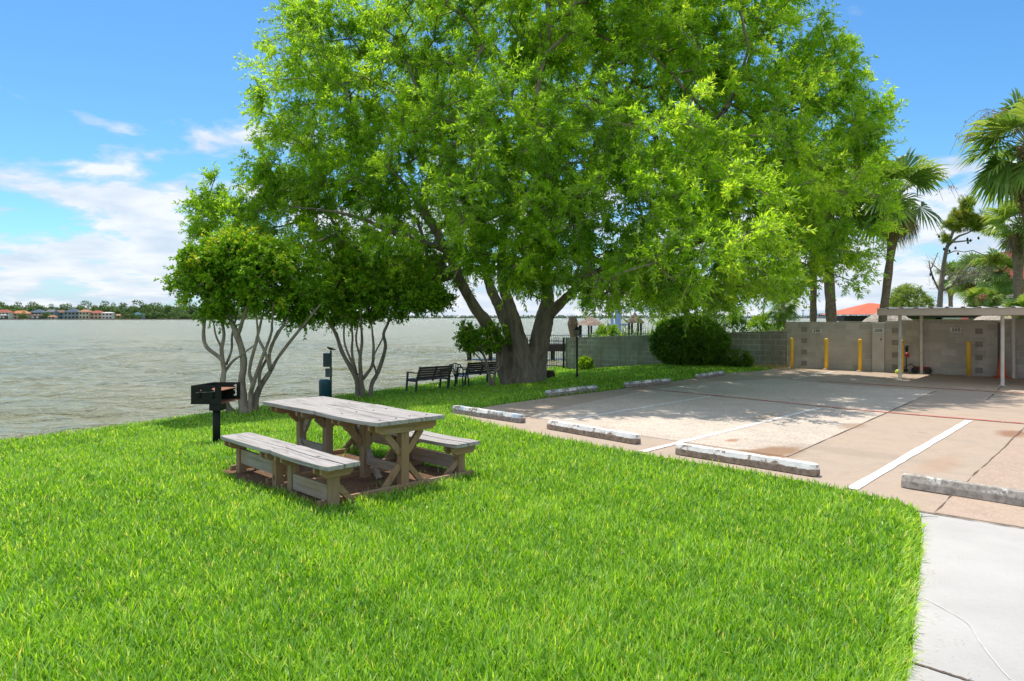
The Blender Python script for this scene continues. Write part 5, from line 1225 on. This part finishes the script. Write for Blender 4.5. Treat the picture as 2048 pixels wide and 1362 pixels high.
# ---- pine
rng = np.random.default_rng(95); random.seed(95)
q = W(1878, 0, 45); pb = Vector((q.x, 45, -.1)); t = thing('pine_tree', 'tall leaning pine with flat yellow green crown and dark cones', 'pine tree', pb)
def Wp(px, py, dd=0): q = W(px, py, 45 + dd); return (q.x - pb.x, q.y - pb.y, q.z - pb.z)
mb = MB(); nodes = []
for P, r in [([(1878, 650), (1881, 590), (1886, 540), (1893, 500), (1902, 475), (1915, 445), (1925, 420)], [8, 7, 6, 5, 4, 3, 2]), ([(1896, 492), (1915, 474), (1935, 466), (1955, 455)], [4, 3, 2, 1.5]), ([(1898, 485), (1930, 482), (1945, 480)], [3, 2, 1]), ([(1890, 510), (1910, 502), (1928, 504)], [2, 1.5, 1]), ([(1902, 475), (1907, 455), (1912, 440)], [3, 2, 2]),
             ([(1881, 585), (1868, 560), (1860, 535), (1858, 520)], [3, 2.5, 2, 1]), ([(1861, 540), (1872, 515), (1876, 505)], [1.5, 1, 1]), ([(1884, 582), (1905, 572), (1930, 565), (1960, 560)], [3, 2, 2, 1]), ([(1905, 572), (1922, 552), (1940, 530), (1950, 520)], [2, 1.5, 1, 1]), ([(1915, 560), (1938, 548), (1962, 545)], [1.5, 1, 1]), ([(1884, 545), (1862, 525)], [1.5, 1]), ([(1905, 570), (1925, 535), (1935, 515)], [1.5, 1, .7]), ([(1925, 566), (1950, 540), (1975, 530)], [1.5, 1, .7])]:
    pts = [Wp(a, b, random.uniform(-.3, .3)) for a, b in P]; Q, rr = stem_tube(mb, pts, [x * 45 / FPX / 1.4 for x in r], 7, 4, .05)
    nodes += [np.array(x) + np.array(pb) for x in Q if x[2] > 6]
mb.build('trunk', M['bark'], t, True)
C, dn = pts_in_ellipsoids([E(1903, 449, 45, .5, .6, .16), E(1925, 428, 45, .5, .6, .24), E(1934, 408, 45, .35, .4, .18), E(1945, 440, 45, .8, .8, .22), E(1970, 450, 45, .9, .8, .17), E(1992, 458, 45, .5, .6, .10), E(1922, 452, 45, .5, .5, .14), E(1890, 478, 45, .22, .3, .10), E(1995, 520, 45, .8, .6, .10)], 330, .1)
V, at, A_, B_ = sprays(C + rng.normal(size=C.shape) * .10, rng.uniform(.20, .36, len(C)), dn, 7, 20, .22, .018, droop=.0, upn=.3, ang=.4, tlen=.9, yellow=.2)
big_mesh('crown', V, 4, M['leaf_pine'], t, at, off=pb)
mb = MB()
for a, b, ra, rb in grow(nodes, None, C, np.array(pb) + np.array([0, 0, 5]), .03, .5): mb.tube([a - np.array(pb), b - np.array(pb)], [min(ra, .03), rb], 4, False)
mb.build('branches', M['bark'], t)
mb = MB()
for px, py in [(1878, 473), (1890, 470), (1888, 445), (1900, 440), (1935, 478), (1941, 481), (1936, 485), (1957, 476), (1911, 496), (1888, 498), (1916, 507), (1899, 502), (1978, 462), (1866, 556), (1861, 549)]:
    a = Wp(px, py); mb.lathe([(.02, -.1), (.07, -.04), (.06, .04), (.02, .1)], a, 7)
mb.build('cones', M['deck'], t)
rg = np.random.default_rng(5); A = []; B = []
for i in range(420):
    px = rg.uniform(1893, 1985); py = 552 + rg.normal() * 11 - (px - 1893) * .10; a = np.array(Wp(px, py, rg.normal() * .5)); A.append(a); B.append(a + unit(rg.normal(size=3) + [.6, 0, -.1]) * rg.uniform(.2, .6))
for i in range(60):
    px = rg.uniform(1856, 1885); py = rg.uniform(515, 580); a = np.array(Wp(px, py)); A.append(a); B.append(a + unit(rg.normal(size=3) * .5 + [-.4, 0, .8]) * rg.uniform(.2, .5))
big_mesh('dead_branches', twigmesh(np.array(A), np.array(B), .012), 4, M['twig'], t)

# ------------------------------------------------------------------ far shore
def far_land(name, poly, z):
    mb = MB(); mb.prism(poly, -3, z); return struct(mb.build(name, M['far_land']))
M['far_land'] = simple('far shore grass', (0.20, 0.28, 0.07), (0.14, 0.20, 0.06), .02, 1, 0)
far_land('far_shore', [(-1500, 1000), (-430, 1000), (-380, 1040), (-380, 1500), (-1500, 1500)], -.6)
far_land('far_shore', [(-700, 2600), (2200, 2600), (2200, 3200), (-700, 3200)], -.4)
MB_ = MB(); MB_.box((-965, 998, -.9), (1070, 3, 1.7)); tag(MB_.build('sea_wall', simple('sea wall concrete', (.20, .18, .15), None, .5, .9, 0)), 'long low sea wall along the distant left shoreline', 'sea wall')
FR = {'red': (.42, .13, .09), 'orange': (.62, .27, .12), 'blue': (.11, .16, .22), 'grey': (.20, .21, .24), 'brown': (.24, .15, .12), 'salmon': (.50, .24, .15), 'teal': (.06, .18, .24), 'white': (.7, .7, .68)}
FM = {a: simple('far roof ' + a, b, None, .5, .8, 0) for a, b in FR.items()}
FWc = {'cream': (.60, .54, .45), 'white': (.72, .71, .68), 'bluegrey': (.26, .32, .38), 'pink': (.62, .46, .38), 'dark': (.12, .14, .14)}
FWm = {a: simple('far wall ' + a, b, None, .5, .9, 0) for a, b in FWc.items()}
FG = 'houses on the far left shore'
for x0, x1, ytop, ye, ybot, roof, wall, lab, dd, cat in [
    (-8, 24, 619, 625, 635, 'red', 'white', 'far white house with red roof at the left edge of the shoreline', 30, 'house'),
    (25, 60, 621, 627, 634, 'orange', 'pink', 'far house with bright orange roof, second along the shore from the left edge', 40, 'house'),
    (60, 95, 618, 625, 635, 'blue', 'bluegrey', 'far blue grey house just right of the orange-roofed one', 50, 'house'),
    (95, 113, 619, 624, 634, 'grey', 'bluegrey', 'far small grey roofed house between the two blue grey ones', 45, 'house'),
    (113, 132, 620, 625, 634, 'brown', 'bluegrey', 'far house with brown roof left of the big blue gable', 55, 'house'),
    (131, 163, 616.5, 624, 634, 'blue', 'bluegrey', 'far large blue grey gabled house with balconies', 35, 'house'),
    (161, 183, 619, 623.5, 636, 'salmon', 'cream', 'far tall cream house with salmon tile roof', 28, 'house'),
    (184, 208, 621, 626, 636, 'red', 'pink', 'far pink house with reddish roof near the white boat house', 32, 'house'),
    (229, 252, 628, 631, 636.5, 'salmon', 'pink', 'far low salmon house right of the white boat house', 30, 'house'),
    (262, 288, 624, 630, 636.5, 'teal', 'bluegrey', 'far dark blue house standing alone toward the crape myrtle', 30, 'house'),
    (0, 14, 629, 630.5, 638, 'white', 'dark', 'far white topped boat shelter at the left edge waterline', 2, 'boat shelter'),
    (63, 83, 629, 631, 638, 'brown', 'dark', 'far brown topped boat shelter below the blue grey house', 2, 'boat shelter'),
    (98, 113, 631, 633, 638, 'orange', 'cream', 'far small orange topped dock shelter', 2, 'boat shelter'),
    (205, 228, 624, 626, 637, 'white', 'white', 'far white modern boat house beside the pink house', 6, 'boat house')]:
    d = 1000 + dd; s = d / FPX; cx_ = ((x0 + x1) / 2 - HX) * s; wd_ = (x1 - x0) * s
    zt_ = (HY - ytop) * s + CH; ze = (HY - ye) * s + CH; zb_ = -.9
    t = thing('shore_house' if cat == 'house' else 'boat_shelter' if 'shelter' in cat else 'boat_house', lab, cat, (cx_, d, zb_), 0, FG)
    hh_ = ze - zb_; dp_ = 10 if cat == 'house' else 6
    MB().box((0, 0, hh_ / 2), (wd_ * .92, dp_, hh_)).build('wall', FWm[wall], t)
    X = wd_ / 2; Y = dp_ / 2 + 1; rx = X * (.45 if roof in ('red', 'orange', 'salmon', 'white') else .0 if roof in ('blue', 'teal') else .8)
    MB().add([(-X, -Y, hh_ + .02), (X, -Y, hh_ + .02), (X, Y, hh_ + .02), (-X, Y, hh_ + .02), (-rx, 0, zt_ - zb_), (rx + .01, 0, zt_ - zb_)], [(0, 3, 2, 1), (0, 1, 5, 4), (2, 3, 4, 5), (1, 2, 5), (3, 0, 4)]).build('roof', FM[roof], t)
    nw = max(2, int(wd_ / 5)); lv = 2 if hh_ > 6.5 else 1
    for a in range(nw):
        for b in range(lv):
            MB().box((-wd_ * .46 + wd_ * .92 * (a + .5) / nw, -dp_ / 2 - .1, hh_ * (b + .5) / lv + .3), (wd_ / nw * .45, .3, hh_ / lv * .45)).build('window', M['dark_void'] if wall != 'dark' else FWm['white'], t)
# far trees
def far_tree_proto(seed):
    rg = np.random.default_rng(seed); n = 1500; t = thing('shore_tree', '', 'tree', (0, 0, 0), group='trees along the far left shore')
    cs = rg.normal(size=(16, 3)) * np.array([.42, .4, .20]) + np.array([0, 0, .62]); i = rg.integers(0, 16, n); P = cs[i] + unit(rg.normal(size=(n, 3))) * rg.uniform(.12, .27, n)[:, None]
    V = leafq(P, unit(rg.normal(size=(n, 3))), rg.normal(size=(n, 3)) + [0, 0, .8], .10, .09, 0)
    big_mesh('crown', V, 4, M['far_leaf'], t, {'tint': np.clip(rg.random(16)[i] * .7 + .2 * rg.random(n), 0, 1), 'rnd': rg.random(n)})
    mb = MB(); mb.tube([(0, 0, 0), (.02, 0, .6)], [.04, .03], 6)
    for a in range(4): mb.tube([(0, 0, .35), (math.cos(a * 1.6) * .3, math.sin(a * 1.6) * .25, .7)], [.02, .01], 5)
    mb.build('trunk', M['bark'], t); return t
random.seed(12)
pro = [far_tree_proto(200 + i) for i in range(3)]
spots = []
x = -6
tops = lambda x: float(np.interp(x, [0, 20, 50, 80, 110, 140, 165, 200, 230, 265, 275, 305, 330, 350, 400, 470], [614, 613, 614, 616, 619, 616, 614, 613, 616, 614, 613, 612, 616, 614, 617, 619]))
while x < 480:
    spots.append((x, tops(x) + random.uniform(-1.0, 3), random.uniform(70, 110))); x += random.uniform(9, 15)
for x in (250, 268, 300, 322, 345, 368, 392, 420, 92, 45, 223): spots.append((x, 625 + random.uniform(-2, 3), 14))
ways = ['rounded', 'broad', 'dense', 'dark', 'airy', 'low', 'spreading', 'tall']
fcount = {}
for i, (px, py, dd) in enumerate(spots):
    o = pro[i] if i < 3 else copy_tree(pro[i % 3]); d = 1000 + dd; s = d / FPX; h = (HY - py) * s + CH + .8
    o.location = ((px - HX) * s, d, -.8); w_ = random.uniform(15, 24) if dd > 20 else random.uniform(8, 11)
    o.scale = (w_, w_, h / .98); o.rotation_euler = (0, 0, random.random() * 6)
    refs = [(8, 'the red-roofed house at the left edge'), (42, 'the orange-roofed house'), (77, 'the first blue grey house'), (104, 'the small grey-roofed house'), (122, 'the brown-roofed house'), (147, 'the big blue gable'), (172, 'the tall cream house'), (196, 'the pink house'), (216, 'the white boat house'), (240, 'the low salmon house'), (275, 'the lone dark blue house'), (330, 'the open bank right of the blue house'), (410, 'the bank behind the crape myrtle')]
    rx_, rn = min(refs, key=lambda e: abs(e[0] - px)); fcount[rn, dd > 20] = fcount.get((rn, dd > 20), 0) + 1
    o['label'] = '%s far tree %s %s, %s from left' % ('tall' if dd > 20 else 'low', 'behind' if dd > 20 else 'below', rn, ['first', 'second', 'third', 'fourth', 'fifth', 'sixth', 'seventh', 'eighth', 'ninth', 'tenth'][min(9, fcount[rn, dd > 20] - 1)])
# wood mass behind the houses, one object nobody could count
def wood(name, x0, x1, d, yt, yb, n, seed, label, sz, amp, mat):
    rg = np.random.default_rng(seed); s = d / FPX; px_ = rg.uniform(x0, x1, n); top_ = yt + amp * (np.sin(px_ * .11) + np.sin(px_ * .31 + 1) + .6 * np.sin(px_ * .83)); py_ = top_ + (yb - top_) * rg.random(n) ** .7
    P = np.stack([(px_ - HX) * s, d + rg.uniform(0, 60, n), CH + (HY - py_) * s], 1)
    V = leafq(P, unit(rg.normal(size=(n, 3))), rg.normal(size=(n, 3)) + [0, 0, .8], sz, sz * .8, 0)
    return tag(big_mesh(name, V, 4, mat, None, {'tint': np.clip(.5 + .3 * np.sin(px_ * .7) + .2 * rg.normal(size=n), 0, 1), 'rnd': rg.random(n)}), label, 'woods', None, 'stuff')
wood('far_woods', -60, 520, 1120, 618, 638, 9000, 301, 'continuous belt of woods behind the far left houses', 3.2, .8, M['far_leaf'])
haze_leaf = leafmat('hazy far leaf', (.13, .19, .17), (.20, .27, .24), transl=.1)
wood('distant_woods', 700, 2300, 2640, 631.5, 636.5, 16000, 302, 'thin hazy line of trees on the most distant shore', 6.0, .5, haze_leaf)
for px, wpx, lab in [(862, 9, 'distant white roofed house on the hazy shore left of the leaning stem'), (916, 7, 'distant white roofed house nearest the leaning tree stem'), (884, 5, 'distant small white house between two larger hazy ones')]:
    d = 2610; s = d / FPX; t = thing('distant_house', lab, 'house', ((px - HX) * s, d, -.6), group='white houses on the distant shore')
    X = wpx * s / 2; MB().box((0, 0, 2), (X * 1.7, 8, 4)).build('wall', FWm['cream'], t)
    MB().add([(-X, -5, 4.02), (X, -5, 4.02), (X, 5, 4.02), (-X, 5, 4.02), (-X * .4, 0, 8), (X * .4, 0, 8)], [(0, 3, 2, 1), (0, 1, 5, 4), (2, 3, 4, 5), (1, 2, 5), (3, 0, 4)]).build('roof', FWm['white'], t)
# distant town seen over the tall wall
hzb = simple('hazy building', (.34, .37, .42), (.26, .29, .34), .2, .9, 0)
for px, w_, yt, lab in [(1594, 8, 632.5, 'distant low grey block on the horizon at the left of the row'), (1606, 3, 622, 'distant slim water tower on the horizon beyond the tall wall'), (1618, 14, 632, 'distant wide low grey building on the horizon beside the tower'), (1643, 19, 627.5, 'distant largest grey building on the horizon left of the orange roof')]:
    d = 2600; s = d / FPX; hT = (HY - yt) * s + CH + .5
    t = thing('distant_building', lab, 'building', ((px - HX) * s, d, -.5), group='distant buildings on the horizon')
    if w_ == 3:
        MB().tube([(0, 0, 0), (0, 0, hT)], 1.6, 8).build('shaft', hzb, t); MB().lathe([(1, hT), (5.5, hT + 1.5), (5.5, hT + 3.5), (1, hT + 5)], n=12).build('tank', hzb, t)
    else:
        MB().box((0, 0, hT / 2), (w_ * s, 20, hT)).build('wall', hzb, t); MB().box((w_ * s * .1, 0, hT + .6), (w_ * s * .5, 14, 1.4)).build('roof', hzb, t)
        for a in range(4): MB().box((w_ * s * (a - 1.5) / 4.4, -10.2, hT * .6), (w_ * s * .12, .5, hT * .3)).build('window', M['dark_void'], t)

# ------------------------------------------------------------------ shore rocks
random.seed(77)
def rock(c, r, label):
    mb = MB(); rs = []
    prof = [(r * .5, -r * .4), (r * .95, -r * .1), (r, r * .15), (r * .7, r * .42), (r * .25, r * .55)]
    mb.lathe(prof, n=9); mb.v = [(x * random.uniform(.8, 1.2) * 1.3, y * random.uniform(.8, 1.2), z * random.uniform(.8, 1.15)) for x, y, z in mb.v]
    o = mb.build('shore_rock', M['rock'], loc=c, rz=random.random() * 6); return tag(o, label, 'rock', 'rocks along the grassy shoreline')
for px, py, r, lab in [(88, 883, .20, 'brown shore rock at the water edge nearest the left frame edge'), (103, 879, .13, 'pale shore rock touching the brown one at the left'), (168, 870, .14, 'pale flat shore rock along the left lawn edge'), (240, 857, .15, 'brownish shore rock midway along the left lawn edge'), (335, 846, .13, 'pale shore rock just left of the grill')]:
    q = G(px, py + 1, -.52); uu, vv = UV(q.x, q.y); x_, y_ = XY(SHU + .1, vv); rock((x_, y_, -.55), r, lab)

# ------------------------------------------------------------------ lawn grass
rng = np.random.default_rng(99)
def grass_points(n, dmin, dmax, p):
    # density falls with distance; sampled in polar wedge around the viewing area
    u_ = rng.random(n); d = (dmin ** p + u_ * (dmax ** p - dmin ** p)) ** (1 / p); th = rng.uniform(R(-68), R(46), n)
    return d * np.sin(th), d * np.cos(th), d
def field(X, Y, s, ph): return np.sin(X * s + ph) * np.cos(Y * s * 1.13 + ph * 2) + .6 * np.sin((X + Y) * s * 1.9 + ph * 3) + .5 * np.sin((X - Y * .7) * s * 3.1 + ph)
GXs = []; 
Xa, Ya, Da = grass_points(960000, 2.3, 46, .62)
ok = ~inpoly(Xa, Ya, pave) & ~inpoly(Xa, Ya, walk)
dd_ = inpoly(Xa, Ya, dirt); ok &= ~dd_ | (rng.random(len(Xa)) < .012)
uu = -0.862 * Xa + .507 * Ya; ok &= uu < SHU + .25
g2 = np.hypot((Xa - gp.x + .28) / .42, (Ya - gp.y + .02) / .20); ok &= (g2 > 1) | (rng.random(len(Xa)) < .1)
# nothing grows beyond the walls here
side_hi = (Xa - wallA.x) * (-wd.y) + (Ya - wallA.y) * wd.x
lwd = (wallA - lowB).normalized(); side_lo = (Xa - lowB.x) * (-lwd.y) + (Ya - lowB.y) * lwd.x
ok &= ~((side_hi > -.02) & (Xa > wallA.x)) & ~((side_lo > -.02) & (Xa > lowB.x) & (Xa <= wallA.x + .1))
Xa, Ya, Da = Xa[ok], Ya[ok], Da[ok]; n = len(Xa)
Za = tz(Xa, Ya)
fl = field(Xa, Ya, 2.3, 1.0); fm = field(Xa, Ya, 7.5, 2.0)
ht = (.058 + .012 * fl * .5 + .010 * fm * .5) * rng.uniform(.5, 1.5, n)
ht *= np.clip(1.0 + .0 * Da, 1, 2)
wdt = .0070 * np.clip(Da / 4, 1, 9) ** .62 * rng.uniform(.7, 1.3, n)
az = rng.uniform(0, 6.283, n) + .5 * fm; ln = np.abs(rng.normal(0, .42, n)) + .12
# edge blades lean out over the walk
lean = np.stack([np.cos(az) * np.sin(ln), np.sin(az) * np.sin(ln), np.cos(ln)], 1)
near_edge = np.zeros(n, bool)
gxl = np.interp(Ya, [p.y for p in gl][::-1], [p.x for p in gl][::-1]); near_edge = (gxl - Xa < .16) & (gxl - Xa > 0) & (Ya < 6.6) & (Ya > 2)
lean[near_edge] = unit(lean[near_edge] + np.array([.45, -.1, 0])); ht[near_edge] *= 1.1
P0_ = np.stack([Xa, Ya, Za], 1); S_ = np.stack([-np.sin(az + rng.normal(0, .8, n)), np.cos(az), np.zeros(n)], 1); S_ = unit(S_)
P1_ = P0_ + lean * ht[:, None] * .55; l2 = unit(lean + np.stack([np.cos(az), np.sin(az), -np.full(n, .15)], 1) * .28)
P2_ = P1_ + l2 * ht[:, None] * .55
w2 = (S_ * wdt[:, None] / 2)
q1 = np.stack([P0_ - w2 * .7, P0_ + w2 * .7, P1_ + w2, P1_ - w2], 1); q2 = np.stack([P1_ - w2, P1_ + w2, P2_ + w2 * .15, P2_ - w2 * .15], 1)
Vg = np.concatenate([q1, q2], 1).reshape(-1, 3)
tn = np.clip(.50 + .14 * fl * .6 + .10 * fm * .6 + .30 * rng.normal(size=n), 0, 1); tn[near_edge] = np.clip(tn[near_edge] + .25, 0, 1)
tag(big_mesh('lawn_grass', Vg, 4, M['grass'], None, {'tint': np.repeat(tn, 2), 'rnd': np.repeat(rng.random(n), 2)}), 'lush bright green lawn grass covering the whole foreground', 'grass', None, 'stuff')
print('blades', n)

# ------------------------------------------------------------------ leaf litter and clippings on the hard surfaces
rg = np.random.default_rng(404)
def litter(name, n, pts, zb, sz, w_, mat, label, sp):
    P = []
    for _ in range(n):
        a, b = pts[rg.integers(0, len(pts) - 1)], None
        i = rg.integers(0, len(pts) - 1); a = np.array(pts[i]); b = np.array(pts[i + 1]); q = a + (b - a) * rg.random() + rg.normal(size=2) * sp; P.append((q[0], q[1]))
    P = np.array(P); okk = inpoly(P[:, 0], P[:, 1], pave) | inpoly(P[:, 0], P[:, 1], walk); P = P[okk]; n = len(P)
    P3 = np.column_stack([P, np.full(n, zb) + rg.uniform(0, .004, n)]); a = rg.uniform(0, 6.28, n)
    D = np.stack([np.cos(a), np.sin(a), rg.uniform(0, .25, n)], 1)
    V = leafq(P3, unit(D), np.tile([0, 0, 1.0], (n, 1)), sz * rg.uniform(.5, 1.3, n), w_, .0)
    return tag(big_mesh(name, V, 4, mat, None, {'tint': rg.random(n), 'rnd': rg.random(n)}), label, 'leaf litter', None, 'stuff')
eg = [(p.x, p.y) for p in edge]; sg = [(p.x, p.y) for p in side[::-1]]
litter('leaf_litter', 900, [tuple(eg[0])] + sg + [(wallA.x, wallA.y)], .022, .07, .02, M['leaf_dead'], 'dry fallen leaves scattered over the shaded parking bay edge', .9)
litter('grass_clippings', 500, eg + [(p.x, p.y) for p in gl], .022, .03, .004, M['straw'], 'small dry clippings along the lawn edge on paving and sidewalk', .12)
tw = MB(); q = G(1858, 1038, 0); tw.tube([(q.x - .06, q.y, .018), (q.x, q.y + .005, .024), (q.x + .09, q.y + .02, .018)], [.004, .003, .002], 5); tag(tw.build('fallen_twig', M['bark']), 'small dark twig lying on the sidewalk corner beside the lawn', 'twig')
